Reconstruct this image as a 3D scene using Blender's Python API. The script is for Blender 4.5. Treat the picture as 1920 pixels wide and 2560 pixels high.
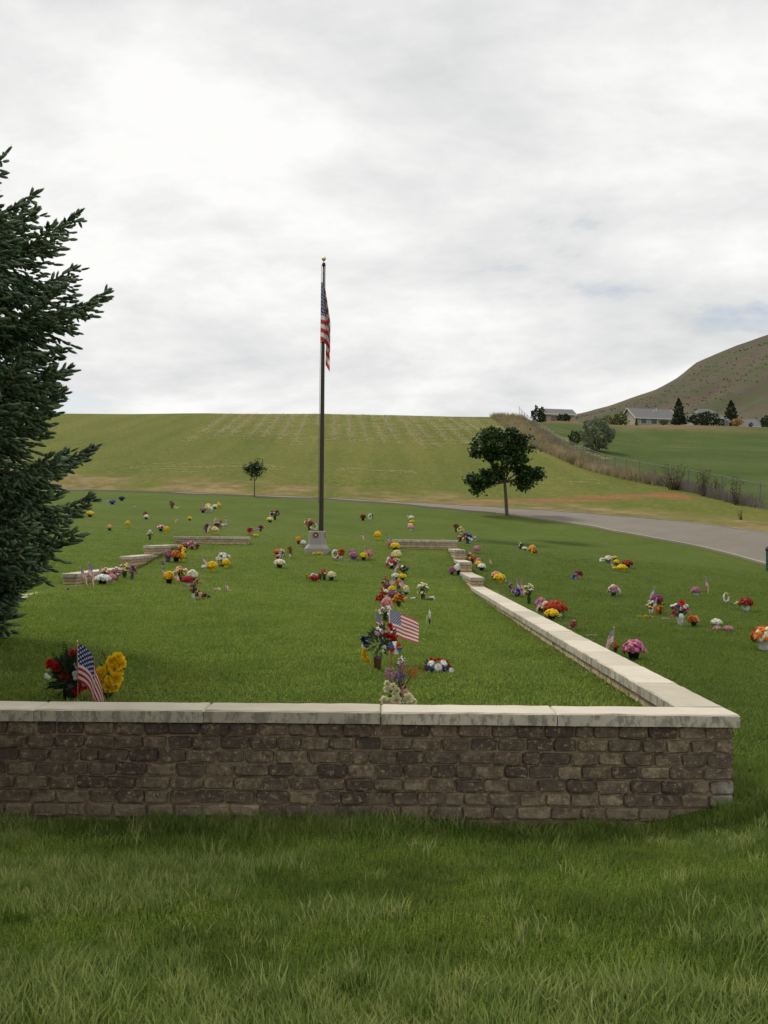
import bpy, bmesh, math, random
import numpy as np
from mathutils import Vector, Matrix, Euler

# ---------------------------------------------------------------- scene reset, camera, sky, sun, exposure
for o in list(bpy.data.objects):
    bpy.data.objects.remove(o, do_unlink=True)
SC = bpy.context.scene
COL = SC.collection
R = math.radians

cam_d = bpy.data.cameras.new('camera')
cam_d.sensor_fit = 'VERTICAL'
cam_d.angle = 2 * math.atan(1280 / 2708)
cam_d.clip_start = 0.05
cam_d.clip_end = 6000
cam = bpy.data.objects.new('camera', cam_d)
COL.objects.link(cam)
cam.matrix_world = (Matrix.Translation((0, 0, 1.7)) @ Matrix.Rotation(R(90 + 1.27), 4, 'X')
                    @ Matrix.Rotation(R(0.5), 4, 'Z'))
SC.camera = cam

SUN_EL, SUN_AZ = 52.0, -38.0        # azimuth measured from +Y (away from the camera), negative to the left
wd = bpy.data.worlds.new('World')
SC.world = wd
wd.use_nodes = True
wn, wl = wd.node_tree.nodes, wd.node_tree.links
wn.clear()
def wnode(t, **kw):
    n = wn.new(t)
    for k, v in kw.items():
        if k.startswith('i_'):
            n.inputs[int(k[2:])].default_value = v
        else:
            setattr(n, k, v)
    return n
w_out = wnode('ShaderNodeOutputWorld')
w_bg = wnode('ShaderNodeBackground')
w_bg.inputs[1].default_value = 0.12
sky = wnode('ShaderNodeTexSky', sky_type='NISHITA', sun_disc=False)
sky.sun_elevation = R(SUN_EL)
sky.sun_rotation = R(SUN_AZ)
sky.air_density, sky.dust_density, sky.ozone_density = 1.0, 1.5, 1.0
# a layer of cloud: direction projected on a high flat sheet, two scales of billows, small blue gaps
tc = wnode('ShaderNodeTexCoord')
sep = wnode('ShaderNodeSeparateXYZ')
wl.new(tc.outputs['Generated'], sep.inputs[0])
zc = wnode('ShaderNodeMath', operation='MAXIMUM', i_1=0.0)
wl.new(sep.outputs[2], zc.inputs[0])
za = wnode('ShaderNodeMath', operation='ADD', i_1=0.26)
wl.new(zc.outputs[0], za.inputs[0])
dx = wnode('ShaderNodeMath', operation='DIVIDE'); wl.new(sep.outputs[0], dx.inputs[0]); wl.new(za.outputs[0], dx.inputs[1])
dy = wnode('ShaderNodeMath', operation='DIVIDE'); wl.new(sep.outputs[1], dy.inputs[0]); wl.new(za.outputs[0], dy.inputs[1])
cmb = wnode('ShaderNodeCombineXYZ'); wl.new(dx.outputs[0], cmb.inputs[0]); wl.new(dy.outputs[0], cmb.inputs[1])
wmap = wnode('ShaderNodeMapping')
wmap.inputs['Location'].default_value = (2.0, -12.88, 3.48)
wmap.inputs['Rotation'].default_value = (0, 0, R(12))
wmap.inputs['Scale'].default_value = (0.85, 1.0, 1.0)
wl.new(cmb.outputs[0], wmap.inputs[0])
nz1 = wnode('ShaderNodeTexNoise'); nz1.inputs['Scale'].default_value = 1.9
nz1.inputs['Detail'].default_value = 9; nz1.inputs['Roughness'].default_value = 0.6; nz1.inputs['Distortion'].default_value = 0.15
nz2 = wnode('ShaderNodeTexNoise'); nz2.inputs['Scale'].default_value = 0.8
nz2.inputs['Detail'].default_value = 5; nz2.inputs['Roughness'].default_value = 0.5
wl.new(wmap.outputs[0], nz1.inputs['Vector']); wl.new(wmap.outputs[0], nz2.inputs['Vector'])
ramp = wnode('ShaderNodeValToRGB')            # billow brightness
cr = ramp.color_ramp
cr.elements[0].position = 0.30; cr.elements[0].color = (4.9, 5.0, 5.1, 1)
cr.elements[1].position = 0.63; cr.elements[1].color = (8.25, 8.2, 8.05, 1)
e = cr.elements.new(0.50); e.color = (6.8, 6.83, 6.8, 1)
wl.new(nz1.outputs['Fac'], ramp.inputs[0])
cov = wnode('ShaderNodeValToRGB')             # coverage: mostly closed, a few thin gaps
cov.color_ramp.elements[0].position = 0.335; cov.color_ramp.elements[0].color = (0.15, 0.15, 0.15, 1)
cov.color_ramp.elements[1].position = 0.41; cov.color_ramp.elements[1].color = (1, 1, 1, 1)
sm = wnode('ShaderNodeMath', operation='MULTIPLY_ADD', i_1=0.55)
wl.new(nz1.outputs['Fac'], sm.inputs[0])
s2 = wnode('ShaderNodeMath', operation='MULTIPLY', i_1=0.45)
wl.new(nz2.outputs['Fac'], s2.inputs[0]); wl.new(s2.outputs[0], sm.inputs[2])
wl.new(sm.outputs[0], cov.inputs[0])
wmix = wnode('ShaderNodeMix', data_type='RGBA')
wl.new(cov.outputs[0], wmix.inputs[0])
wl.new(sky.outputs[0], wmix.inputs[6]); wl.new(ramp.outputs[0], wmix.inputs[7])
wl.new(wmix.outputs[2], w_bg.inputs[0])
wl.new(w_bg.outputs[0], w_out.inputs[0])

sun_d = bpy.data.lights.new('sun', 'SUN')
sun_d.energy = 2.6
sun_d.angle = R(12)
sun_d.color = (1.0, 0.95, 0.87)
sun = bpy.data.objects.new('sun', sun_d)
COL.objects.link(sun)
sdir = Vector((math.sin(R(SUN_AZ)) * math.cos(R(SUN_EL)), math.cos(R(SUN_AZ)) * math.cos(R(SUN_EL)), math.sin(R(SUN_EL))))
sun.rotation_euler = sdir.to_track_quat('Z', 'Y').to_euler()
sun.location = sdir * 60

SC.view_settings.view_transform = 'Standard'
SC.view_settings.look = 'None'
SC.view_settings.gamma = 1
SC.view_settings.exposure = 0.0
SC.view_settings.use_curve_mapping = False
SC.render.engine = 'CYCLES'

# ---------------------------------------------------------------- the lie of the land (metres; +Y away from the camera)
def hash2(ix, iy):
    h = np.sin(ix * 127.1 + iy * 311.7) * 43758.5453
    return h - np.floor(h)
def vnoise(x, y):
    x = np.asarray(x, float); y = np.asarray(y, float)
    ix, iy = np.floor(x), np.floor(y)
    fx, fy = x - ix, y - iy
    fx = fx * fx * (3 - 2 * fx); fy = fy * fy * (3 - 2 * fy)
    a, b, c, d = hash2(ix, iy), hash2(ix + 1, iy), hash2(ix, iy + 1), hash2(ix + 1, iy + 1)
    return (a + (b - a) * fx) + ((c + (d - c) * fx) - (a + (b - a) * fx)) * fy
# surveyed spot heights of the open ground: x, y, z
SPOTS = np.array([
    (-8.00, -12.00, -0.15), (-8.00, 2.50, 0.00), (-3.00, -12.00, -0.15), (-3.00, 2.50, 0.00), (0.00, -12.00, -0.15),
    (0.00, 2.50, 0.00), (3.00, -12.00, -0.15), (3.00, 2.50, 0.00), (8.00, -12.00, -0.15), (8.00, 2.50, 0.05),
    (-2.26, 6.46, 0.03), (-1.07, 6.46, 0.02), (0.02, 6.46, 0.02), (0.70, 6.46, 0.01), (1.53, 6.46, 0.04),
    (2.07, 6.46, 0.15), (-4.00, 6.40, 0.08), (-9.00, 6.40, 0.15), (5.00, 6.50, 0.15), (10.00, 6.50, -0.10),
    (2.40, 9.00, 0.20), (2.40, 12.00, 0.32), (2.40, 17.00, 0.47), (2.40, 22.70, 0.60), (2.40, 25.50, 0.78),
    (2.40, 28.00, 1.05), (2.40, 31.30, 1.38), (8.00, 12.00, 0.05), (8.00, 20.00, 0.32), (14.00, 20.00, -0.10),
    (20.00, 25.00, -0.20), (10.00, 30.00, 0.65), (6.00, 27.00, 0.75), (-6.30, 9.00, 0.30), (-6.30, 15.00, 0.50),
    (-6.30, 22.00, 0.85), (-6.30, 26.00, 1.10), (-6.30, 31.30, 1.55), (-12.00, 31.00, 1.80), (-12.00, 20.00, 1.00),
    (-12.00, 8.00, 0.30), (-20.00, 35.00, 2.20), (-20.00, 10.00, 0.50), (-3.80, 31.40, 1.48), (-1.80, 31.40, 1.44),
    (0.30, 31.40, 1.40), (12.63, 36.00, 0.66), (13.34, 38.00, 0.84), (12.30, 40.00, 1.19), (10.96, 42.50, 1.55),
    (9.84, 45.50, 1.94), (8.16, 49.50, 2.41), (5.93, 53.00, 2.81), (2.87, 55.50, 3.12), (0.95, 57.50, 3.37),
    (-0.29, 58.50, 3.49), (-3.55, 60.00, 3.71), (-8.25, 62.00, 3.92), (-13.05, 63.00, 4.10), (-16.80, 64.00, 4.20),
    (-20.67, 65.00, 4.31), (-28.73, 67.00, 4.52), (15.43, 43.50, 1.90), (14.44, 46.00, 2.17), (13.13, 48.50, 2.44),
    (11.83, 50.50, 2.62), (10.38, 52.50, 2.80), (7.05, 56.50, 3.14), (3.07, 59.50, 3.42), (1.35, 61.00, 3.55),
    (-0.31, 62.50, 3.68), (-3.79, 64.00, 3.87), (-8.79, 66.00, 4.06), (-13.87, 67.00, 4.24), (-17.85, 68.00, 4.35),
    (-21.94, 69.00, 4.45), (-30.45, 71.00, 4.67), (-34.02, 73.00, 5.45), (-46.65, 100.00, 9.80), (-58.36, 125.00, 14.05),
    (-67.72, 145.00, 17.42), (-22.15, 73.00, 5.55), (-30.38, 100.00, 10.02), (-38.01, 125.00, 14.41), (-44.12, 145.00, 17.79),
    (-12.43, 73.00, 5.58), (-17.07, 100.00, 10.13), (-21.37, 125.00, 14.56), (-24.80, 145.00, 17.98), (-4.34, 73.00, 5.60),
    (-5.97, 100.00, 10.15), (-7.49, 125.00, 14.63), (-8.70, 145.00, 18.04), (1.06, 73.00, 5.57), (1.43, 100.00, 10.11),
    (1.76, 125.00, 14.62), (2.03, 145.00, 17.92), (6.72, 76.00, 5.55), (8.56, 97.00, 9.31), (10.58, 120.00, 13.33),
    (21.33, 55.00, 2.74), (21.17, 60.00, 3.35), (20.87, 66.00, 4.08), (20.41, 73.00, 4.98), (19.19, 82.00, 6.11),
    (18.16, 92.00, 7.47), (18.00, 112.00, 10.72), (18.15, 128.00, 13.93), (18.28, 147.00, 17.96), (29.47, 95.00, 7.22),
    (31.25, 90.00, 6.96), (43.42, 140.00, 13.47), (34.25, 145.00, 13.80), (49.86, 135.00, 13.12), (42.78, 200.00, 22.65),
    (54.62, 200.00, 22.60), (67.95, 200.00, 22.42), (82.12, 195.00, 21.54), (28.36, 175.00, 20.73), (-120.00, 165.00, 18.60),
    (-120.00, 200.00, 18.50), (-120.00, 300.00, 14.00), (-50.00, 165.00, 18.60), (-50.00, 200.00, 18.50), (-50.00, 300.00, 14.00),
    (0.00, 165.00, 18.60), (0.00, 200.00, 18.50), (0.00, 300.00, 14.00), (35.00, 165.00, 18.60), (35.00, 200.00, 18.50),
    (35.00, 300.00, 14.00), (60.00, 230.00, 24.00), (60.00, 300.00, 26.00), (90.00, 230.00, 24.00), (90.00, 300.00, 26.00),
    (130.00, 230.00, 24.00), (130.00, 300.00, 26.00), (-1500.00, 1500.00, 10.00), (-500.00, 1500.00, 10.00), (0.00, 1500.00, 10.00),
    (500.00, 1500.00, 10.00), (1500.00, 1500.00, 10.00), (-1500.00, 0.00, 5.00), (1500.00, 0.00, -10.00), (-60.00, 30.00, 4.50),
    (-60.00, 70.00, 7.50), (-120.00, 145.00, 17.50), (60.00, 30.00, -1.50), (60.00, 70.00, 4.00), (-40.00, 5.00, 1.20),
    (40.00, 5.00, -2.00), (0.00, -60.00, -1.00), (-500.00, -200.00, 0.00), (500.00, -200.00, -6.00), (110.00, 150.00, 15.00),
])
def _tps():
    P = SPOTS[:, :2]
    n = len(P)
    d = np.linalg.norm(P[:, None] - P[None], axis=2)
    K = d + 0.15 * np.eye(n)            # |r| kernel: stiff, no overshoot
    A = np.zeros((n + 3, n + 3))
    A[:n, :n] = -K; A[:n, n] = 1; A[:n, n + 1:] = P
    A[n:, :n] = A[:n, n:].T
    return np.linalg.solve(A, np.concatenate([SPOTS[:, 2], np.zeros(3)]))
_W = _tps()
def h_out(x, y):
    x = np.asarray(x, float); y = np.asarray(y, float)
    shp = np.broadcast(x, y).shape
    q = np.stack([np.broadcast_to(x, shp).ravel(), np.broadcast_to(y, shp).ravel()], 1)
    out = np.empty(len(q))
    n = len(SPOTS)
    for i in range(0, len(q), 20000):
        s = q[i:i + 20000]
        d = np.linalg.norm(s[:, None] - SPOTS[None, :, :2], axis=2)
        out[i:i + 20000] = -d @ _W[:n] + _W[n] + s @ _W[n + 1:]
    z = out.reshape(shp)
    z = z - .035 * np.exp(-((y - 6.3) / .8) ** 2) * (np.abs(x) < 8)
    return z + (vnoise(x * 0.9, y * 0.9) - .5) * 0.03
# the walled plot
WX0, WX1 = -5.97, 2.09              # outer faces of the side walls
WY0, WY1 = 6.46, 31.1
WT = 0.25
def h_in(x, y):
    x = np.asarray(x, float); y = np.asarray(y, float)
    b = np.interp(y, [6, 15, 20, 22.7, 25.9, 27.9, 31.2], [.50, .50, .54, .59, .77, 1.02, 1.38])
    l = np.interp(y, [12, 20, 26, 31.2], [.04, .2, .2, .1])
    t = np.clip((1.8 - x) / 7.4, 0, 1)
    return b + l * t + (vnoise(x * 0.9, y * 0.9) - .5) * 0.025
def inside(x, y):
    return (x > WX0 + WT / 2) & (x < WX1 - WT / 2) & (y > WY0 + WT / 2) & (y < WY1 - WT / 2)
def H(x, y):
    x = np.asarray(x, float); y = np.asarray(y, float)
    return np.where(inside(x, y), h_in(x, y), h_out(x, y))
def Hz(x, y):
    return float(H(np.array([x]), np.array([y]))[0])

# ---------------------------------------------------------------- helpers
rnd = random.Random(7)
class MB:
    """collects shapes into one mesh"""
    def __init__(s):
        s.v, s.f, s.m, s.uv = [], [], [], None
    def add(s, verts, faces, mi=0):
        n = len(s.v)
        s.v += [tuple(p) for p in verts]
        s.f += [tuple(i + n for i in f) for f in faces]
        s.m += [mi] * len(faces)
    def box(s, x0, x1, y0, y1, z0, z1, mi=0, b=0.0):
        if b <= 0:
            s.add([(x0, y0, z0), (x1, y0, z0), (x1, y1, z0), (x0, y1, z0), (x0, y0, z1), (x1, y0, z1), (x1, y1, z1), (x0, y1, z1)],
                  [(0, 3, 2, 1), (4, 5, 6, 7), (0, 1, 5, 4), (1, 2, 6, 5), (2, 3, 7, 6), (3, 0, 4, 7)], mi)
        else:                                             # chamfered top edges
            s.add([(x0, y0, z0), (x1, y0, z0), (x1, y1, z0), (x0, y1, z0),
                   (x0, y0, z1 - b), (x1, y0, z1 - b), (x1, y1, z1 - b), (x0, y1, z1 - b),
                   (x0 + b, y0 + b, z1), (x1 - b, y0 + b, z1), (x1 - b, y1 - b, z1), (x0 + b, y1 - b, z1)],
                  [(0, 3, 2, 1), (0, 1, 5, 4), (1, 2, 6, 5), (2, 3, 7, 6), (3, 0, 4, 7),
                   (4, 5, 9, 8), (5, 6, 10, 9), (6, 7, 11, 10), (7, 4, 8, 11), (8, 9, 10, 11)], mi)
    def tube(s, pts, rads, n=8, mi=0, cap=True):
        pts = [Vector(p) for p in pts]
        rings = []
        up = Vector((0.013, 0.02, 1))
        for i, p in enumerate(pts):
            t = (pts[min(i + 1, len(pts) - 1)] - pts[max(i - 1, 0)]).normalized()
            a = t.cross(up)
            if a.length < 0.05: a = t.cross(Vector((1, 0, 0)))
            a.normalize(); b = t.cross(a).normalized()
            rings.append([p + (a * math.cos(2 * math.pi * k / n) + b * math.sin(2 * math.pi * k / n)) * rads[i] for k in range(n)])
        vs = [q for rg in rings for q in rg]
        fs = [(i * n + k, i * n + (k + 1) % n, (i + 1) * n + (k + 1) % n, (i + 1) * n + k) for i in range(len(pts) - 1) for k in range(n)]
        if cap:
            fs.append(tuple(range(n))[::-1]); fs.append(tuple((len(pts) - 1) * n + k for k in range(n)))
        s.add(vs, fs, mi)
    def lathe(s, prof, n=16, mi=0, c=(0, 0, 0), rot=0.0, cap=True):
        vs = []
        for r_, z in prof:
            vs += [(c[0] + r_ * math.cos(rot + 2 * math.pi * k / n), c[1] + r_ * math.sin(rot + 2 * math.pi * k / n), c[2] + z) for k in range(n)]
        fs = [(i * n + k, i * n + (k + 1) % n, (i + 1) * n + (k + 1) % n, (i + 1) * n + k) for i in range(len(prof) - 1) for k in range(n)]
        if cap:
            fs.append(tuple(range(n))[::-1]); fs.append(tuple((len(prof) - 1) * n + k for k in range(n)))
        s.add(vs, fs, mi)
    def tmpl(s, T, M, mi=0):
        s.add([M @ Vector(p) for p in T[0]], T[1], mi)
    def mesh(s, name, mats, smooth=False):
        me = bpy.data.meshes.new(name)
        me.from_pydata(s.v, [], s.f)
        for m in (mats if isinstance(mats, (list, tuple)) else [mats]):
            me.materials.append(m)
        if len(set(s.m)) > 1:
            me.polygons.foreach_set('material_index', s.m)
        if smooth:
            me.polygons.foreach_set('use_smooth', [True] * len(s.f))
        me.update()
        return me
    def obj(s, name, mats, parent=None, smooth=False, loc=None, kind=None):
        return link(name, s.mesh(name, mats, smooth), parent, loc, kind)
def link(name, me, parent=None, loc=None, kind=None):
    o = bpy.data.objects.new(name, me)
    COL.objects.link(o)
    if parent is not None: o.parent = parent
    if loc is not None: o.location = loc
    if kind: o['kind'] = kind
    return o
def tag(o, label=None, cat=None, group=None, kind=None):
    if label: o['label'] = label
    if cat: o['category'] = cat
    if group: o['group'] = group
    if kind: o['kind'] = kind
    return o
def thing(name, label, cat, loc=(0, 0, 0), rz=0.0, group=None):
    o = bpy.data.objects.new(name, None)
    COL.objects.link(o)
    o.empty_display_size = 0.1
    o.location = loc
    o.rotation_euler = (0, 0, rz)
    return tag(o, label, cat, group)
def np_mesh(name, V, Fq, mat, smooth=True):
    me = bpy.data.meshes.new(name)
    V = np.asarray(V, np.float32); Fq = np.asarray(Fq, np.int32)
    k = Fq.shape[1]
    me.vertices.add(len(V)); me.vertices.foreach_set('co', V.ravel())
    me.loops.add(Fq.size); me.loops.foreach_set('vertex_index', Fq.ravel())
    me.polygons.add(len(Fq))
    me.polygons.foreach_set('loop_start', np.arange(0, Fq.size, k, dtype=np.int32))
    me.polygons.foreach_set('use_smooth', np.full(len(Fq), smooth))
    me.materials.append(mat)
    me.update(calc_edges=True); me.validate()
    return me
def fattr(me, name, vals):
    a = me.attributes.new(name, 'FLOAT', 'POINT')
    a.data.foreach_set('value', np.asarray(vals, np.float32))

# ---- node materials
class NM:
    def __init__(s, name, rough=0.8, spec=0.3):
        s.mat = bpy.data.materials.new(name); s.mat.use_nodes = True
        s.n, s.l = s.mat.node_tree.nodes, s.mat.node_tree.links
        s.b = s.n['Principled BSDF']
        s.b.inputs['Roughness'].default_value = rough
        s.b.inputs['Specular IOR Level'].default_value = spec
        s._p = None
    def new(s, t, **kw):
        nd = s.n.new(t)
        for k, v in kw.items(): setattr(nd, k, v)
        return nd
    def sock(s, sk, v):
        if hasattr(v, 'is_linked') or isinstance(v, bpy.types.NodeSocket): s.l.new(v, sk)
        elif isinstance(v, (tuple, list)) and len(v) == 3 and sk.type == 'RGBA': sk.default_value = (*v, 1)
        else: sk.default_value = v
    def pos(s):
        if s._p is None: s._p = s.new('ShaderNodeNewGeometry').outputs['Position']
        return s._p
    def new_x(s):
        q = s.new('ShaderNodeSeparateXYZ'); s.l.new(s.pos(), q.inputs[0]); return q.outputs[0]
    def new_y(s):
        q = s.new('ShaderNodeSeparateXYZ'); s.l.new(s.pos(), q.inputs[0]); return q.outputs[1]
    def objc(s): return s.new('ShaderNodeTexCoord').outputs['Object']
    def uv(s): return s.new('ShaderNodeTexCoord').outputs['UV']
    def rand(s): return s.new('ShaderNodeObjectInfo').outputs['Random']
    def attr(s, nm): return s.new('ShaderNodeAttribute', attribute_name=nm).outputs['Fac']
    def math(s, op, a, b=0.0, c=0.0, clamp=False):
        nd = s.new('ShaderNodeMath', operation=op, use_clamp=clamp)
        for i, v in enumerate((a, b, c)):
            s.sock(nd.inputs[i], v)
        return nd.outputs[0]
    def noise(s, scale, detail=4, rough=.55, vec=None, stretch=None, dist=0.0):
        v = vec if vec is not None else s.pos()
        if stretch:
            mp = s.new('ShaderNodeMapping'); mp.inputs['Scale'].default_value = stretch
            s.l.new(v, mp.inputs[0]); v = mp.outputs[0]
        nd = s.new('ShaderNodeTexNoise'); s.l.new(v, nd.inputs['Vector'])
        nd.inputs['Scale'].default_value = scale; nd.inputs['Detail'].default_value = detail
        nd.inputs['Roughness'].default_value = rough; nd.inputs['Distortion'].default_value = dist
        return nd.outputs['Fac']
    def step(s, v, lo, hi):
        nd = s.new('ShaderNodeMapRange', interpolation_type='SMOOTHSTEP')
        s.sock(nd.inputs[0], v)
        nd.inputs[1].default_value = lo; nd.inputs[2].default_value = hi
        return nd.outputs[0]
    def mix(s, f, a, b, blend='MIX'):
        nd = s.new('ShaderNodeMix', data_type='RGBA', blend_type=blend)
        s.sock(nd.inputs[0], f); s.sock(nd.inputs[6], a); s.sock(nd.inputs[7], b)
        return nd.outputs[2]
    def ramp(s, f, stops):
        nd = s.new('ShaderNodeValToRGB'); r_ = nd.color_ramp
        while len(r_.elements) < len(stops): r_.elements.new(0.5)
        for e_, (p_, c_) in zip(r_.elements, stops): e_.position = p_; e_.color = (*c_, 1)
        s.sock(nd.inputs[0], f)
        return nd.outputs[0]
    def col(s, c): s.sock(s.b.inputs['Base Color'], c); return s
    def bump(s, h, strength=.3, dist=.02):
        nd = s.new('ShaderNodeBump'); nd.inputs['Strength'].default_value = strength; nd.inputs['Distance'].default_value = dist
        s.l.new(h, nd.inputs['Height']); s.l.new(nd.outputs[0], s.b.inputs['Normal']); return s
_plain = {}
def plain(name, c, rough=.75, spec=.25, var=.25, trans=0.0):
    """one-colour material with soft variation between and within pieces"""
    if name in _plain: return _plain[name]
    m = NM(name, rough, spec)
    t = m.noise(38, 3)
    a = tuple(x * (1 - var) for x in c); b = tuple(min(1, x * (1 + var)) for x in c)
    m.col(m.mix(m.step(t, .3, .7), a, b))
    if trans > 0:                    # thin petals and leaves let light through
        tr = m.new('ShaderNodeBsdfTranslucent'); tr.inputs[0].default_value = (*[min(1, x * 1.15) for x in c], 1)
        mx = m.new('ShaderNodeMixShader'); mx.inputs[0].default_value = trans
        m.l.new(m.b.outputs[0], mx.inputs[1]); m.l.new(tr.outputs[0], mx.inputs[2])
        m.l.new(mx.outputs[0], m.n['Material Output'].inputs[0])
    _plain[name] = m.mat
    return m.mat

# ---- instancing of tiny pieces (grass tufts, needles): points carry rot / scl / idx
def scatter(name, P, ROT, SCL, IDX, sources, parent=None):
    me = bpy.data.meshes.new(name)
    P = np.asarray(P, np.float32)
    me.vertices.add(len(P)); me.vertices.foreach_set('co', P.ravel())
    a = me.attributes.new('rot', 'FLOAT_VECTOR', 'POINT'); a.data.foreach_set('vector', np.asarray(ROT, np.float32).ravel())
    a = me.attributes.new('scl', 'FLOAT_VECTOR', 'POINT'); a.data.foreach_set('vector', np.asarray(SCL, np.float32).ravel())
    a = me.attributes.new('idx', 'INT', 'POINT'); a.data.foreach_set('value', np.asarray(IDX, np.int32))
    o = link(name, me, parent, kind='stuff')
    ng = bpy.data.node_groups.new(name, 'GeometryNodeTree')
    ng.interface.new_socket('Geometry', in_out='INPUT', socket_type='NodeSocketGeometry')
    ng.interface.new_socket('Geometry', in_out='OUTPUT', socket_type='NodeSocketGeometry')
    N, L = ng.nodes, ng.links
    gi, go = N.new('NodeGroupInput'), N.new('NodeGroupOutput')
    jn = N.new('GeometryNodeJoinGeometry')
    for s_ in reversed(sources):
        oi = N.new('GeometryNodeObjectInfo'); oi.inputs[0].default_value = s_; oi.inputs[1].default_value = True
        L.new(oi.outputs['Geometry'], jn.inputs[0])
    ip = N.new('GeometryNodeInstanceOnPoints')
    L.new(gi.outputs[0], ip.inputs['Points']); L.new(jn.outputs[0], ip.inputs['Instance'])
    ip.inputs['Pick Instance'].default_value = True
    for nm, ty, sk in (('idx', 'INT', 'Instance Index'), ('rot', 'FLOAT_VECTOR', 'Rotation'), ('scl', 'FLOAT_VECTOR', 'Scale')):
        na = N.new('GeometryNodeInputNamedAttribute'); na.data_type = ty; na.inputs[0].default_value = nm
        L.new(na.outputs[0], ip.inputs[sk])
    L.new(ip.outputs[0], go.inputs[0])
    md = o.modifiers.new('scatter', 'NODES'); md.node_group = ng
    return o
def source(name, mb, mats, smooth=False):
    return bpy.data.objects.new(name, mb.mesh(name, mats, smooth))   # not linked: only drawn through scatter()

# ---------------------------------------------------------------- ground
ROAD_NEAR = [(15.2, 26.0), (14.2, 32.0), (13.63, 36.0), (13.3, 38.0), (12.3, 40.6), (10.96, 43.1), (9.84, 45.5), (8.16, 49.2), (5.93, 52.6), (2.87, 55.6), (.95, 57.3), (-.29, 58.3), (-3.55, 60.0), (-8.25, 61.8), (-13.05, 63.0), (-16.8, 64.0), (-20.67, 65.0), (-28.7, 67.0), (-45, 71)]
ROAD_FAR = [(20.0, 28.0), (17.8, 35.0), (15.94, 41.5), (15.43, 43.5), (14.44, 46.0), (13.13, 48.5), (11.83, 50.5), (10.38, 52.5), (7.05, 56.5), (3.07, 59.7), (1.35, 61.0), (-.31, 62.3), (-3.79, 64.0), (-8.79, 65.8), (-13.87, 67.0), (-17.85, 68.0), (-21.94, 69.0), (-30.45, 71.0), (-47, 75)]
FENCE = [(21.9, 40.0), (21.5, 50.0), (21.33, 55.0), (21.17, 60.0), (20.87, 66.0), (20.41, 73.0), (19.19, 82.0), (18.4, 92.0), (18.0, 112.0), (18.1, 128.0), (18.28, 147.0)]
def dense(pts, n):
    P = np.array(pts, float)
    # Catmull-Rom through the points, then equal steps
    Q = np.vstack([2 * P[0] - P[1], P, 2 * P[-1] - P[-2]])
    out = []
    for i in range(1, len(Q) - 2):
        for t in np.linspace(0, 1, 12, endpoint=False):
            out.append(.5 * ((2 * Q[i]) + (-Q[i - 1] + Q[i + 1]) * t + (2 * Q[i - 1] - 5 * Q[i] + 4 * Q[i + 1] - Q[i + 2]) * t * t + (-Q[i - 1] + 3 * Q[i] - 3 * Q[i + 1] + Q[i + 2]) * t ** 3))
    out.append(Q[-2]); out = np.array(out)
    d = np.concatenate([[0], np.cumsum(np.linalg.norm(np.diff(out, axis=0), axis=1))])
    s = np.linspace(0, d[-1], n)
    return np.stack([np.interp(s, d, out[:, 0]), np.interp(s, d, out[:, 1])], 1)
def signed_dist(x, y, poly):
    """distance to a polyline, positive on its right-hand side"""
    q = np.stack([x, y], 1); best = np.full(len(q), 1e9); sg = np.ones(len(q))
    for a, b in zip(poly[:-1], poly[1:]):
        ab = b - a; t = np.clip(((q - a) @ ab) / (ab @ ab), 0, 1)
        v = q - (a + t[:, None] * ab); d = np.hypot(v[:, 0], v[:, 1])
        c = ab[0] * (q[:, 1] - a[1]) - ab[1] * (q[:, 0] - a[0])
        m = d < best
        best[m] = d[m]; sg[m] = np.where(c[m] < 0, 1, -1)
    return best * sg
rn, rf = dense(ROAD_NEAR, 160), dense(ROAD_FAR, 160)
rmid = (rn + rf) / 2
fen = dense(FENCE, 60)

def lines(*segs):
    out = []
    for a, b, st in segs: out += list(np.arange(a, b, st))
    return out
gx = sorted(lines((-1500, -200, 130), (-200, -60, 14), (-60, -24, 3), (-24, -9, .75), (-9, 16, .3), (16, 34, .75), (34, 60, 3), (60, 200, 10), (200, 1501, 130)) + [WX0 + .08, WX0 + .17, WX1 - .17, WX1 - .08])
gy = sorted(lines((-200, -20, 20), (-20, 2, 2), (2, 32, .3), (32, 76, .6), (76, 160, 2.0), (160, 320, 8), (320, 1501, 118)) + [WY0 + .08, WY0 + .17, WY1 - .17, WY1 - .08])
gx = np.array([v for i, v in enumerate(gx) if i == 0 or v - gx[i - 1] > .03]); gy = np.array([v for i, v in enumerate(gy) if i == 0 or v - gy[i - 1] > .03])
GX, GY = np.meshgrid(gx, gy)
vx, vy = GX.ravel(), GY.ravel()
vz = H(vx, vy)
nx, ny = len(gx), len(gy)
ii = (np.arange(ny - 1)[:, None] * nx + np.arange(nx - 1)[None]).ravel()
quads = np.stack([ii, ii + 1, ii + 1 + nx, ii + nx], 1)

g = NM('ground_turf', .95, .05)
sdr, sdf = g.attr('sd_road'), g.attr('sd_fence')
patch = g.noise(.35, 5, .6); fine = g.noise(14, 5, .65); mid = g.noise(2.2, 4, .6)
fibre = g.noise(60, 3, .7)
lawn = g.ramp(g.math('ADD', g.math('MULTIPLY', patch, .55), g.math('MULTIPLY', mid, .45)), [(.30, (.068, .104, .016)), (.5, (.098, .135, .023)), (.70, (.136, .164, .034))])
lawn = g.mix(g.step(fine, .25, .8), g.mix(.40, lawn, (.028, .038, .008)), lawn)
lawn = g.mix(g.math('MULTIPLY', g.step(fibre, .55, .8), .35), lawn, (.14, .145, .04))
lawn = g.mix(g.math('MULTIPLY', g.step(g.noise(4.5, 6, .78), .46, .62), .5), lawn, (.052, .086, .014))
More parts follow.
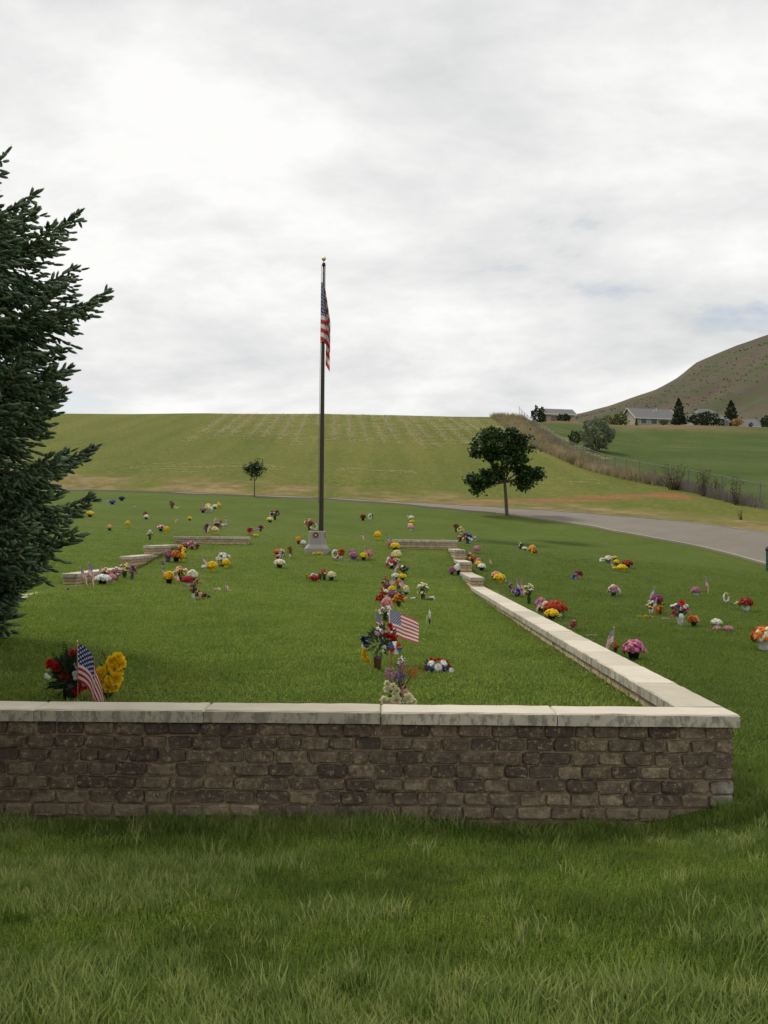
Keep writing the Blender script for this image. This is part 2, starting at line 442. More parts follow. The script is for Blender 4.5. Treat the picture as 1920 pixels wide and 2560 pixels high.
# hay field: mown strips run up the slope, straw showing through
strip = g.noise(.55, 3, .5, stretch=(1.0, .06, .06))
fld = g.ramp(g.math('ADD', g.math('MULTIPLY', g.noise(.05, 5, .6), .45), g.math('MULTIPLY', strip, .55)), [(.34, (0.090, 0.110, 0.019)), (.5, (0.119, 0.132, 0.025)), (.68, (0.162, 0.155, 0.036))])
fld = g.mix(g.math('MULTIPLY', g.step(g.noise(1.3, 5, .7), .5, .72), .55), fld, (0.191, 0.174, 0.056))
grit = g.noise(3.2, 6, .78)
fld = g.mix(g.math('MULTIPLY', g.step(grit, .44, .62), .6), fld, (0.060, 0.078, 0.014))
fld = g.mix(g.math('MULTIPLY', g.math('SUBTRACT', 1.0, g.step(grit, .34, .46)), .5), fld, (0.244, 0.213, 0.072))
# worn strip along the foot of the field: dry thatch and bare earth
wob = g.math('ADD', sdr, g.math('MULTIPLY', g.math('SUBTRACT', g.noise(.16, 4, .6), .5), 9.0))
band = g.math('MULTIPLY', g.step(wob, .4, 2.2), g.math('SUBTRACT', 1.0, g.step(wob, 5.5, 9.0)))
dry = g.ramp(g.noise(.8, 5, .68), [(.36, (.115, .105, .034)), (.5, (.185, .145, .058)), (.66, (.27, .205, .095))])
fld = g.mix(g.math('MULTIPLY', band, g.step(g.noise(.22, 4, .6), .34, .54)), fld, dry)
earth_m = g.math('MULTIPLY', g.attr('earth'), g.step(g.noise(1.4, 6, .75, stretch=(.45, 1, 1)), .36, .48))
fld = g.mix(earth_m, fld, g.ramp(g.noise(3, 5, .7), [(.35, (.19, .075, .036)), (.65, (.29, .135, .072))]))
# meadow past the fence
mdw = g.ramp(g.noise(.09, 5, .62), [(.34, (.050, .080, .016)), (.52, (.072, .100, .024)), (.7, (.125, .130, .044))])
mdw = g.mix(g.math('MULTIPLY', g.step(g.noise(.7, 5, .7), .48, .75), .5), mdw, (.12, .115, .05))
mdw = g.mix(g.math('MULTIPLY', g.step(grit, .42, .60), .6), mdw, (.038, .060, .013))
mdw = g.mix(g.attr('scrape'), mdw, g.ramp(g.noise(.5, 4, .7), [(.35, (.10, .09, .035)), (.65, (.22, .135, .075))]))
c = g.mix(g.step(g.math('ADD', sdf, g.math('MULTIPLY', g.math('SUBTRACT', mid, .5), 1.2)), -.4, .8), fld, mdw)
c = g.mix(g.step(sdr, -.3, .3), lawn, c)
out_l = g.math('MULTIPLY', g.step(g.new_x(), 2.0, 2.2), g.math('MULTIPLY', g.math('SUBTRACT', 1.0, g.step(g.new_y(), 30, 44)), g.math('SUBTRACT', 1.0, g.step(sdr, -.6, -.2))))
c = g.mix(g.math('MULTIPLY', out_l, .45), c, (.050, .078, .014))
# thatch and soil show between the blades close by
c = g.mix(g.math('MULTIPLY', g.math('SUBTRACT', 1.0, g.step(g.new_y(), 7.5, 14)), .6), c, (.052, .062, .017))
# patches where the turf is a darker green
c = g.mix(g.math('MULTIPLY', g.attr('dark_turf'), g.step(g.noise(1.1, 4, .6), .26, .50)), c, (.030, .052, .009))
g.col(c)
g.bump(g.math('ADD', g.math('MULTIPLY', fine, .6), fibre), .55, .03)
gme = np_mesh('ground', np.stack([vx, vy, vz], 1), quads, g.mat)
fattr(gme, 'sd_road', signed_dist(vx, vy, rmid))
fattr(gme, 'sd_fence', signed_dist(vx, vy, fen[::-1] if False else fen) if False else -signed_dist(vx, vy, fen[::-1]))
def blob(cx, cy, rx, ry): return np.clip(1.6 - 1.6 * np.hypot((vx - cx) / rx, (vy - cy) / ry), 0, 1)
fattr(gme, 'earth', np.clip(blob(5.5, 61.8, 5, .8) + blob(10.2, 63.6, 4, 1.3) + blob(13.6, 66.2, 3, 1.6) + blob(18.0, 68.2, 2.0, 3.0) + blob(15.6, 68, 2.0, 1.0), 0, 1))
fattr(gme, 'dark_turf', np.clip(blob(4.3, 37.8, 2.2, 1.7) + blob(6.8, 40.2, 1.8, 1.3) + blob(12.5, 14, 4, 5) * .6 + blob(3.3, 8.5, 1.6, 3.5) * .8 + blob(1.1, 7.2, 1.6, .55) + blob(-5.0, 10.0, 3.2, 3.4) * .7, 0, 1))
fattr(gme, 'scrape', np.clip(1.6 - 1.6 * np.abs((vy - 184) / 24), 0, 1) * np.clip((vx - 21) / 3, 0, 1) * np.clip((64 - vx) / 14, 0, 1))
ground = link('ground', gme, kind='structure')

# ---------------------------------------------------------------- road and its edging
m = NM('asphalt', .9, .25)
agg = m.noise(130, 3, .7)
m.col(m.mix(m.math('MULTIPLY', m.step(m.noise(.5, 5, .6), .35, .7), .5), m.mix(agg, (0.114, 0.099, 0.080), (0.195, 0.170, 0.136)), (0.211, 0.180, 0.141)))
m.bump(agg, .4, .01)
ASPH = m.mat
K = 9
V = np.concatenate([rn * (1 - t) + rf * t for t in np.linspace(.02, .985, K)])
rz_ = h_out(V[:, 0], V[:, 1]) + .05
n = len(rn)
fq = [(j * n + i, j * n + i + 1, (j + 1) * n + i + 1, (j + 1) * n + i) for j in range(K - 1) for i in range(n - 1)]
me = np_mesh('road', np.column_stack([V, rz_]), [f[::-1] for f in fq], ASPH)
link('road', me, kind='structure')
m = NM('concrete_edging', .9, .2)
m.col(m.mix(m.noise(6, 5, .7), (.22, .195, .15), (.35, .31, .245)))
EDGE = m.mat
def ribbon(name, line, side, w, h, lo):
    t = np.gradient(line, axis=0); t /= np.linalg.norm(t, axis=1)[:, None]
    nrm = np.stack([t[:, 1], -t[:, 0]], 1) * side
    mb = MB(); prev = None; vs = []
    a, b = line, line + nrm * w
    z = h_out(line[:, 0], line[:, 1])
    for i in range(len(line)):
        vs += [(a[i, 0], a[i, 1], z[i] - lo), (a[i, 0], a[i, 1], z[i] + h), (b[i, 0], b[i, 1], z[i] + h), (b[i, 0], b[i, 1], z[i] - lo)]
    fs = [(4 * i + k, 4 * i + k + 1, 4 * i + 5 + k, 4 * i + 4 + k) for i in range(len(line) - 1) for k in range(3)]
    mb.add(vs, fs)
    return mb.obj(name, EDGE, kind='structure')
ribbon('kerb', rn, -1, .16, .075, .2)
ribbon('kerb', rf, 1, .12, .07, .2)

# ---------------------------------------------------------------- walls of the plot
m = NM('tumbled_brick', .92, .2)
rr = m.rand(); oc = m.pos()
basec = m.ramp(rr, [(0, (0.089, 0.072, 0.063)), (.2, (0.131, 0.104, 0.081)), (.5, (0.214, 0.168, 0.116)), (.78, (0.271, 0.212, 0.142)), (.95, (0.335, 0.267, 0.174)), (1, (0.442, 0.357, 0.238))])
blot = m.noise(16, 6, .75)
cc = m.mix(m.step(blot, .40, .62), m.mix(.7, basec, (0.081, 0.056, 0.044)), basec)
cc = m.mix(m.math('MULTIPLY', m.step(m.noise(5, 4, .7), .45, .7), .45), cc, (0.117, 0.083, 0.062))
cc = m.mix(m.math('MULTIPLY', m.step(m.noise(34, 5, .75), .52, .68), .55), cc, (0.660, 0.461, 0.280))
sx = m.new('ShaderNodeSeparateXYZ'); m.l.new(oc, sx.inputs[0])
# lime bloom: lowest course and the outer corner
low = m.math('SUBTRACT', 1.0, m.step(sx.outputs[2], .095, .17))
cor = m.math('MULTIPLY', m.step(sx.outputs[0], 1.80, 2.1), m.math('SUBTRACT', 1.0, m.step(sx.outputs[2], .20, .46)))
lime = m.math('MULTIPLY', m.math('ADD', m.math('MULTIPLY', low, .65), cor, clamp=True), m.step(m.noise(5, 5, .7), .36, .6))
cc = m.mix(m.math('MULTIPLY', lime, .8), cc, m.mix(cor, (.30, .24, .165), (.50, .47, .40)))
m.col(cc); m.bump(m.math('ADD', m.noise(45, 6, .7), m.math('MULTIPLY', m.noise(12, 4, .6), .9)), 1.0, .014)
BRICK = m.mat
m = NM('wall_mortar', .95, .15)
m.col(m.mix(m.noise(12, 5, .7), (0.208, 0.156, 0.101), (0.416, 0.319, 0.205))); m.bump(m.noise(70, 5, .7), .6, .01)
MORTAR = m.mat
m = NM('tan_block', .93, .2)
m.col(m.mix(m.math('MULTIPLY', m.step(m.noise(7, 5, .7), .45, .75), .6), m.ramp(m.rand(), [(0, (.46, .35, .21)), (.5, (.55, .43, .275)), (1, (.62, .50, .34))]), (.27, .20, .135)))
m.bump(m.noise(50, 5, .7), .5, .01)
TAN = m.mat
m = NM('tan_mortar', .95, .15); m.col(m.mix(m.noise(12, 5, .7), (.30, .23, .155), (.42, .33, .23))); TANM = m.mat
m = NM('cast_coping', .88, .25)
p_ = m.pos(); nn = m.new('ShaderNodeNewGeometry').outputs['Normal']
sn = m.new('ShaderNodeSeparateXYZ'); m.l.new(nn, sn.inputs[0])
face = m.ramp(m.math('ADD', m.math('MULTIPLY', m.noise(3.0, 6, .65), .6), m.math('MULTIPLY', m.rand(), .4)), [(.25, (0.386, 0.345, 0.265)), (.5, (0.482, 0.433, 0.342)), (.75, (0.579, 0.521, 0.419))])
face = m.mix(m.math('MULTIPLY', m.step(m.noise(60, 4, .7), .5, .75), .3), face, (0.326, 0.293, 0.235))
# lichen and run marks on the upright edges
spots = m.math('MULTIPLY', m.step(m.noise(16, 6, .78, stretch=(1, 1, .45)), .47, .58), m.math('SUBTRACT', 1.0, m.step(m.math('ABSOLUTE', sn.outputs[2]), .3, .6)))
face = m.mix(m.math('MULTIPLY', spots, .72), face, (0.170, 0.154, 0.134))
face = m.mix(m.math('MULTIPLY', m.step(m.noise(4, 6, .75), .60, .70), .35), face, (0.237, 0.220, 0.182))
m.col(face); m.bump(m.noise(80, 5, .7), .35, .006)
COPING = m.mat

CH, BL = 0.0804, 0.174
def brick_mesh(L, h, seed, mat, depth=.05):
    """rounded face brick, front toward -Y, centred on its face"""
    r_ = random.Random(seed)
    prof = [(0.0, 0.5), (.30, .5), (.5, 0.27)]
    ins = [(.0, 0.0, depth), (.0, .0, .018), (.003, .003, .006), (.009, .008, .0)]   # inset x, inset z, y
    vs, fs = [], []
    n = 8
    for ix, iz, y in ins:
        hx, hz = L / 2 - ix, h / 2 - iz
        cx, cz = min(.010, hx), min(.009, hz)
        loop = [(-hx + cx, -hz), (hx - cx, -hz), (hx, -hz + cz), (hx, hz - cz), (hx - cx, hz), (-hx + cx, hz), (-hx, hz - cz), (-hx, -hz + cz)]
        for (a, b) in loop:
            vs.append((a + r_.uniform(-.006, .006), y + r_.uniform(-.003, .003), b + r_.uniform(-.005, .005)))
    for k in range(len(ins) - 1):
        for j in range(n):
            fs.append((k * n + j, k * n + (j + 1) % n, (k + 1) * n + (j + 1) % n, (k + 1) * n + j))
    fs.append(tuple((len(ins) - 1) * n + j for j in range(n)))
    return vs, fs
LENS = [.112, .145, .165, .18, .2]
BRK = {}
for li, L in enumerate(LENS):
    for sd in range(4):
        b = MB(); b.add(*brick_mesh(L - .0085, CH - .0085, li * 10 + sd, BRICK)); BRK[(li, sd)] = (b.mesh('brick', BRICK, False), b.mesh('brick', TAN, False), (b.v, b.f))
def course_lengths(x0, x1, r_):
    xs = []; x = x0
    while x < x1 - .06:
        li = r_.choices(range(5), [1, 3, 5, 5, 2])[0]
        if x + LENS[li] > x1:
            li = min(range(5), key=lambda k: abs(LENS[k] - (x1 - x)))
        xs.append((x + LENS[li] / 2, li)); x += LENS[li]
    return xs
def coping(parent, x0, x1, y0, y1, zt, t=.073, seed=0, loc=(0, 0, 0)):
    r_ = random.Random(seed)
    b = MB(); b.box(x0 + .003, x1 - .003, y0, y1, zt - t, zt, 0, .009)
    me = b.mesh('coping_stone', COPING)
    bm = bmesh.new(); bm.from_mesh(me)
    long_ = max(range(2), key=lambda k: (x1 - x0, y1 - y0)[k])
    es = [e for e in bm.edges if abs((e.verts[0].co - e.verts[1].co)[long_]) > .3]
    bmesh.ops.subdivide_edges(bm, edges=es, cuts=9, use_grid_fill=True)
    for v in bm.verts:
        k = 1 if v.co.z > zt - .02 else .6
        v.co += Vector((r_.gauss(0, .0016), r_.gauss(0, .0016), r_.gauss(0, .0012))) * k
    bm.to_mesh(me); bm.free()
    return link('coping_stone', me, parent)

rb = random.Random(3)
# -- front wall
fw = tag(thing('garden_wall', 'low front wall of dark tumbled brick under pale coping slabs, nearest the camera', 'wall', (-.01, WY0, 0)), kind='thing')
CT = .66
def toparent(o, par): o.location = Vector(o.location) - par.location; return o
cb = MB(); cb.box(WX0 + .012, WX1 - .012, WY0 + .021, WY0 + WT - .012, -.35, CT - .0735)
toparent(cb.obj('mortar_core', MORTAR, fw), fw)
rest = MB()
for k in range(9):
    zc_ = CT - .075 - CH * (k + .5)
    x = WX1
    off = rb.uniform(0, .16)
    row = course_lengths(-WX1 , 6.0, rb) if False else None
    xs = [(WX1 - d, li) for d, li in course_lengths(0 if k % 2 else -.07 + .07, WX1 - WX0, rb)]
    for xc, li in xs:
        sd = rb.randrange(4)
        yy = WY0 + rb.uniform(-.009, .005)
        if xc > -3.6 and k < 8:
            o = link('brick', BRK[(li, sd)][0], fw)
            o.location = (xc - fw.location.x, yy - WY0, zc_)
            o.rotation_euler = (rb.uniform(-.012, .012), rb.uniform(-.012, .012), rb.uniform(-.02, .02))
        else:
            rest.tmpl(BRK[(li, sd)][2], Matrix.Translation((xc, yy, zc_)))
toparent(rest.obj('brickwork', BRICK, fw, True, kind='stuff'), fw)
# outer corner return of the front wall
for k in range(8):
    zc_ = CT - .075 - CH * (k + .5)
    o = link('brick', BRK[(3, k % 4)][0], fw)
    o.location = (WX1 + rb.uniform(-.003, .004) - fw.location.x, .10, zc_); o.rotation_euler = (0, 0, R(90))
js = [-6.0, -5.08, -4.08, -3.06, -2.061, -1.057, -.007, 1.038, WX1 + .03]
for i in range(len(js) - 1):
    toparent(coping(fw, js[i], js[i + 1], WY0 - .028, WY0 + WT + .022, CT + rb.uniform(-.002, .002), seed=i), fw)

# -- stepped side and back walls
def side_wall(name, label, x_out, sgn, secs, corner_y0, individual_to=0):
    """sgn +1: outer face looks +X"""
    w = tag(thing(name, label, 'wall', (x_out, corner_y0, 0)), kind='thing')
    xi = x_out - sgn * WT
    lo, hi = min(x_out, xi), max(x_out, xi)
    stack = MB()
    for si, (y0, y1, zt) in enumerate(secs):
        c_ = MB(); c_.box(lo + .012, hi - .012, y0 + (.0 if si == 0 else .012), y1 + .1, zt - 1.3 if si else -.3, zt - .0735)
        toparent(c_.obj('mortar_core', TANM, w), w)
        # faces: inner, outer, and the step's front
        for face in ('in', 'out'):
            xf = xi if face == 'in' else x_out
            nrm = -sgn if face == 'in' else sgn
            depth_c = 4 if face == 'in' else 9
            for k in range(depth_c):
                zc_ = zt - .075 - CH * (k + .5)
                for d, li in course_lengths(y0, y1, rb):
                    sd = rb.randrange(4)
                    M = Matrix.Translation((xf + rb.uniform(-.003, .003), d, zc_)) @ Matrix.Rotation(R(90 if nrm > 0 else -90), 4, 'Z')
                    if face == 'in' and d < individual_to and k < 2:
                        o = link('brick', BRK[(li, sd)][1], w); o.matrix_local = Matrix.Translation(-w.location) @ M
                    else:
                        stack.tmpl(BRK[(li, sd)][2], M)
        if si:
            for k in range(5):
                zc_ = zt - .075 - CH * (k + .5)
                for d, li in course_lengths(lo, hi, rb):
                    stack.tmpl(BRK[(li, rb.randrange(4))][2], Matrix.Translation((d, y0, zc_)))
        nst = max(1, round((y1 - y0) / 1.04)); L = (y1 - y0) / nst
        for i in range(nst):
            a, b = y0 + i * L, y0 + (i + 1) * L
            if si and i == 0: a -= .03
            toparent(coping(w, lo - .022, hi + .026, a, b, zt + rb.uniform(-.002, .002), seed=50 + si * 20 + i), w)
    toparent(stack.obj('brickwork', TAN, w, True, kind='stuff'), w)
    return w
side_wall('garden_wall', 'long stepped side wall with pale coping running back on the right of the plot', WX1, 1,
          [(WY0 + WT + .025, 22.7, .66), (22.7, 25.9, .85), (25.9, 27.9, 1.10), (27.9, 30.8, 1.36)], WY0, 15)
side_wall('garden_wall', 'stepped side wall climbing the left of the plot, half hidden by the spruce', WX0, -1,
          [(WY0 + WT + .025, 20.2, .68), (20.2, 24.6, .95), (24.6, 27.0, 1.19), (27.0, 30.8, 1.41)], WY0, 0)
def back_wall(name, label, x0, x1, zt):
    w = tag(thing(name, label, 'wall', (x0, 30.85, 0)), kind='thing')
    c_ = MB(); c_.box(x0 + .012, x1 - .012, 30.85 + .012, 31.1 - .012, .8, zt - .0735); toparent(c_.obj('mortar_core', TANM, w), w)
    st = MB()
    for k in range(6):
        zc_ = zt - .075 - CH * (k + .5)
        for d, li in course_lengths(x0, x1, rb):
            st.tmpl(BRK[(li, rb.randrange(4))][2], Matrix.Translation((d, 30.85, zc_)))
            st.tmpl(BRK[(li, rb.randrange(4))][2], Matrix.Translation((d, 31.1, zc_)) @ Matrix.Rotation(R(180), 4, 'Z'))
        for xf, a in ((x0, -90), (x1, 90)):
            st.tmpl(BRK[(4, k % 4)][2], Matrix.Translation((xf, 30.97, zc_)) @ Matrix.Rotation(R(a), 4, 'Z'))
    toparent(st.obj('brickwork', TAN, w, True, kind='stuff'), w)
    nst = max(1, round((x1 - x0) / .9)); L = (x1 - x0) / nst
    for i in range(nst):
        toparent(coping(w, x0 + i * L - (.025 if i == 0 else 0), x0 + (i + 1) * L + (.025 if i == nst - 1 else 0), 30.82, 31.13, zt, seed=150 + i), w)
back_wall('garden_wall', 'short tan back wall to the right of the flagpole', .27, WX1, 1.60)
back_wall('garden_wall', 'short tan back wall to the left of the flagpole', WX0, -3.86, 1.64)

# ---------------------------------------------------------------- far hill
hx = np.concatenate([np.arange(60, 420, 5.0), np.arange(420, 900, 20.0)])
hy = np.concatenate([np.arange(300, 860, 6.0), np.arange(860, 1300, 30.0)])
HX, HY = np.meshgrid(hx, hy)
def _sil(px, py):
    return ((px - 960) / 2708 * 800, 1.7 + (1340 + (px - 960) * .0087 - py) / 2708 * 800)
SIL = [_sil(*q) for q in ((1150, 1090), (1300, 1060), (1446, 1029), (1525, 1010), (1594, 985), (1644, 968), (1693, 941), (1742, 906), (1767, 896), (1841, 862), (1920, 832), (2100, 770), (2400, 730), (3400, 720))]
ridge = np.interp(HX * 800 / HY, [s_[0] for s_ in SIL], [s_[1] for s_ in SIL])
prof = np.interp(HY, [300, 420, 560, 700, 800, 900, 1300], [.02, .16, .42, .74, 1.0, .98, .3])
ravine = (vnoise(HX * .021 + 3, HY * .006) - .5) * 14 + (vnoise(HX * .06, HY * .03) - .5) * 6 + (vnoise(HX * .16, HY * .12) - .5) * 2.2
HZ = 14 + (ridge - 14) * prof + ravine * np.clip((800 - HY) / 120, .16, 1) * np.clip((HY - 300) / 150, 0, 1)
m = NM('hill_scrub', .95, .1)
a_ = m.noise(.018, 6, .62); b_ = m.noise(.06, 6, .7); c_ = m.noise(.22, 4, .7)
hc = m.ramp(m.math('ADD', m.math('MULTIPLY', a_, .6), m.math('MULTIPLY', c_, .4)), [(.36, (0.070, 0.065, 0.041)), (.5, (0.094, 0.072, 0.054)), (.64, (0.122, 0.089, 0.073))])
hc = m.mix(m.math('MULTIPLY', m.step(b_, .44, .58), .8), hc, (0.062, 0.079, 0.028))
hc = m.mix(m.math('MULTIPLY', m.step(c_, .56, .68), .6), hc, (0.055, 0.067, 0.033))
m.col(hc)
n_, k_ = len(hx), len(hy)
i0 = (np.arange(k_ - 1)[:, None] * n_ + np.arange(n_ - 1)[None]).ravel()
me = np_mesh('hill', np.stack([HX.ravel(), HY.ravel(), HZ.ravel()], 1), np.stack([i0, i0 + 1, i0 + 1 + n_, i0 + n_], 1), m.mat)
link('hill', me, kind='structure')
# brush on the hillside
def leafball(n, rx, rz, leaf, r_, flat=.6):
    mb = MB()
    for _ in range(n):
        d = Vector((r_.gauss(0, 1), r_.gauss(0, 1), r_.gauss(0, 1))).normalized() * (r_.random() ** .45)
        c0 = Vector((d.x * rx, d.y * rx, d.z * rz + rz))
        s_ = leaf * r_.uniform(.6, 1.3)
        M = Matrix.Translation(c0) @ Euler((r_.uniform(-1, 1), r_.uniform(-1, 1), r_.uniform(0, 6.3))).to_matrix().to_4x4()
        mb.add([M @ Vector(p) for p in ((-s_, 0, 0), (0, -s_ * flat, s_ * .12), (s_, 0, 0), (0, s_ * flat, s_ * .12))], [(0, 1, 2, 3)])
    return mb
rs = random.Random(11)
SCR = plain('scrub_leaf', (.066, .072, .038), .9, .1, .3)
scr_src = [source('scrub_source', leafball(60, 1.0, .8, .34, rs), SCR) for _ in range(3)]
pts = []
while len(pts) < 1300:
    x, y = rs.uniform(100, 420), rs.uniform(330, 765)
    if x / y < .15 or x / y > .42: continue
    if vnoise(np.array([x * .03]), np.array([y * .02]))[0] < rs.uniform(.3, .75): continue
    pts.append((x, y))
pa = np.array(pts)
jx = np.clip(np.searchsorted(hx, pa[:, 0]), 1, n_ - 1); jy = np.clip(np.searchsorted(hy, pa[:, 1]), 1, k_ - 1)
pz = HZ[jy, jx]
sc = np.random.default_rng(4).uniform(.25, .5, len(pa))
o = scatter('hillside_brush', np.column_stack([pa, pz - .4]), np.column_stack([np.zeros(len(pa)), np.zeros(len(pa)), np.random.default_rng(5).uniform(0, 6.28, len(pa))]), np.column_stack([sc, sc, sc]), np.arange(len(pa)) % 3, scr_src)
tag(o, 'dull green brush dotted over the bare hillside', 'brush', kind='stuff')

# ---------------------------------------------------------------- turf: blades where the eye can pick them out
m = NM('grass_blade', .62, .3)
pt = m.noise(.35, 5, .6); md_ = m.noise(1.3, 5, .65); mow = m.noise(1.0, 2, .5, stretch=(1.5, .22, .2))
gc = m.ramp(m.math('ADD', m.math('MULTIPLY', pt, .5), m.math('MULTIPLY', m.rand(), .5)), [(.25, (0.180, 0.282, 0.037)), (.5, (0.258, 0.357, 0.053)), (.72, (0.344, 0.419, 0.076)), (.9, (0.469, 0.459, 0.126))])
gc = m.mix(m.math('MULTIPLY', m.step(md_, .46, .62), .6), gc, (0.138, 0.230, 0.028))
gc = m.mix(m.math('MULTIPLY', m.step(mow, .45, .65), .35), gc, (0.344, 0.396, 0.078))
hf = m.noise(150, 2, .5)
gc = m.mix(m.step(hf, .40, .60), m.mix(.7, gc, (0.071, 0.119, 0.017)), m.mix(.25, gc, (0.407, 0.475, 0.126)))
fore = m.math('SUBTRACT', 1.0, m.step(m.new_y(), 6.2, 6.6))
gc = m.mix(m.math('MULTIPLY', m.math('MULTIPLY', fore, m.step(m.noise(.9, 4, .6), .42, .58)), .5), gc, (.060, .100, .015))      # noise patches of darker green before the wall
outer = m.math('MULTIPLY', m.step(m.new_x(), 2.0, 2.2), m.math('SUBTRACT', 1.0, m.step(m.new_y(), 30, 42)))
gc = m.mix(m.math('MULTIPLY', outer, .5), gc, (.085, .135, .024))     # darker green to the right of the plot
m.col(gc)
tr = m.new('ShaderNodeBsdfTranslucent'); m.l.new(gc, tr.inputs[0])
mx = m.new('ShaderNodeMixShader'); mx.inputs[0].default_value = .45
m.l.new(m.b.outputs[0], mx.inputs[1]); m.l.new(tr.outputs[0], mx.inputs[2]); m.l.new(mx.outputs[0], m.n['Material Output'].inputs[0])
BLADE = m.mat
m = NM('long_grass_blade', .55, .35)
gc = m.ramp(m.math('ADD', m.math('MULTIPLY', m.rand(), .5), m.math('MULTIPLY', m.noise(150, 2, .5), .5)), [(.2, (.115, .185, .035)), (.45, (.215, .29, .066)), (.65, (.32, .37, .115)), (.85, (.48, .45, .21))])
m.col(gc)
tr = m.new('ShaderNodeBsdfTranslucent'); m.l.new(gc, tr.inputs[0])
mx = m.new('ShaderNodeMixShader'); mx.inputs[0].default_value = .45
m.l.new(m.b.outputs[0], mx.inputs[1]); m.l.new(tr.outputs[0], mx.inputs[2]); m.l.new(mx.outputs[0], m.n['Material Output'].inputs[0])
LBLADE = m.mat
def tuft(n, spread, h0, h1, w, r_, lean=.5):
    mb = MB()
    for _ in range(n):
        a, rr_ = r_.uniform(0, 6.283), spread * r_.random() ** .5
        x, y = math.cos(a) * rr_, math.sin(a) * rr_
        hh = r_.uniform(h0, h1); la = r_.uniform(0, 6.283); ln = hh * r_.uniform(.1, lean)
        lx, ly = math.cos(la) * ln, math.sin(la) * ln
        fa = r_.uniform(0, 3.14); px_, py_ = math.cos(fa) * w / 2, math.sin(fa) * w / 2
        z2 = hh * .6
        mb.add([(x - px_, y - py_, -.01), (x + px_, y + py_, -.01), (x + lx * .4 + px_ * .8, y + ly * .4 + py_ * .8, z2), (x + lx * .4 - px_ * .8, y + ly * .4 - py_ * .8, z2), (x + lx, y + ly, hh)],
               [(0, 1, 2, 3), (3, 2, 4)])
    return mb
rg = random.Random(21)
NR = np.random.default_rng(8)
short_src = [source('tuft_source', tuft(16, .055, .022, .050, .0042, rg, .7), BLADE, True) for _ in range(4)]
long_src = [source('long_tuft_source', tuft(22, .065, .03, .095, .0050, rg, .75), LBLADE, True) for _ in range(4)]
mid_src = [source('mid_tuft_source', tuft(16, .15, .010, .026, .011, rg, 1.1), BLADE, True) for _ in range(4)]
def turf_points(n, x0, x1, y0, y1):
    x = NR.uniform(x0, x1, n); y = NR.uniform(y0, y1, n)
    k = np.abs(x) < .37 * np.maximum(y, 0) + 1.9
    inwall = (x > WX0 - .02) & (x < WX1 + .02) & (y > WY0 - .02) & (y < WY1) & ~((x > WX0 + WT) & (x < WX1 - WT) & (y > WY0 + WT))
    k &= ~inwall
    return x[k], y[k]
def turf(name, label, x, y, src, smin, smax):
    z = H(x, y); n = len(x)
    s_ = NR.uniform(smin, smax, n) * (.72 + .6 * vnoise(x * 1.7 + 3, y * 1.7))
    o = scatter(name, np.column_stack([x, y, z]), np.column_stack([NR.normal(0, .12, n), NR.normal(0, .12, n), NR.uniform(0, 6.28, n)]), np.column_stack([s_, s_, s_ * NR.uniform(.7, 1.25, n)]), NR.integers(0, 4, n), src)
    return tag(o, label, 'grass', kind='stuff')
# where the mower missed: longer pale grass
def long_mask(x, y):
    v = .6 * vnoise(x * .9 + 5.3, y * 1.5 + 2.2) + .4 * vnoise(x * 2.3, y * 3.1 + 9)
    return v
x, y = turf_points(36000, -4.2, 4.6, 2.4, 7.4)
k = (y < WY0) | (x > WX1)
x, y = x[k], y[k]
turf('grass', 'short green lawn grass in front of the brick wall', x, y, short_src, .8, 1.35)
x, y = turf_points(24000, -4.2, 4.6, 2.4, 6.45)
lm = long_mask(x, y)
wallside = (y > 6.15) & (y < 6.45) & (NR.random(len(x)) < .12)
k = (NR.random(len(x)) < np.clip((lm - .47) * 8, 0.03, .95)) | wallside
turf('long_grass', 'paler unmown grass in rough patches across the foreground', x[k], y[k], long_src, .6, 1.25)
x, y = turf_points(48000, -9, 9.5, 7.0, 16)
turf('grass', 'mown grass of the plot and the lawn beside it', x, y, mid_src, .7, 1.1)
x, y = turf_points(60000, -13, 14, 16, 36)
k = NR.random(len(x)) < np.interp(y, [16, 20, 36], [1, .8, .0])
x, y = x[k], y[k]
turf('grass', 'mown grass around the stepped walls and flagpole', x, y, mid_src, .8, 1.3)
x, y = turf_points(500, -4.2, 1.8, 6.72, 6.95)
turf('long_grass', 'uncut fringe of grass along the foot of the coping', x, y, long_src, .3, .6)
x2 = NR.uniform(2.11, 2.3, 900); y2 = NR.uniform(6.4, 22, 900)
turf('long_grass', 'uncut fringe of grass outside the right side wall', x2, y2, long_src, .5, .9)
x3 = NR.uniform(WX1 - WT - .12, WX1 - WT - .01, 260); y3 = NR.uniform(6.8, 22, 260)
turf('long_grass', 'uncut fringe of grass inside the right side wall', x3, y3, long_src, .2, .42)

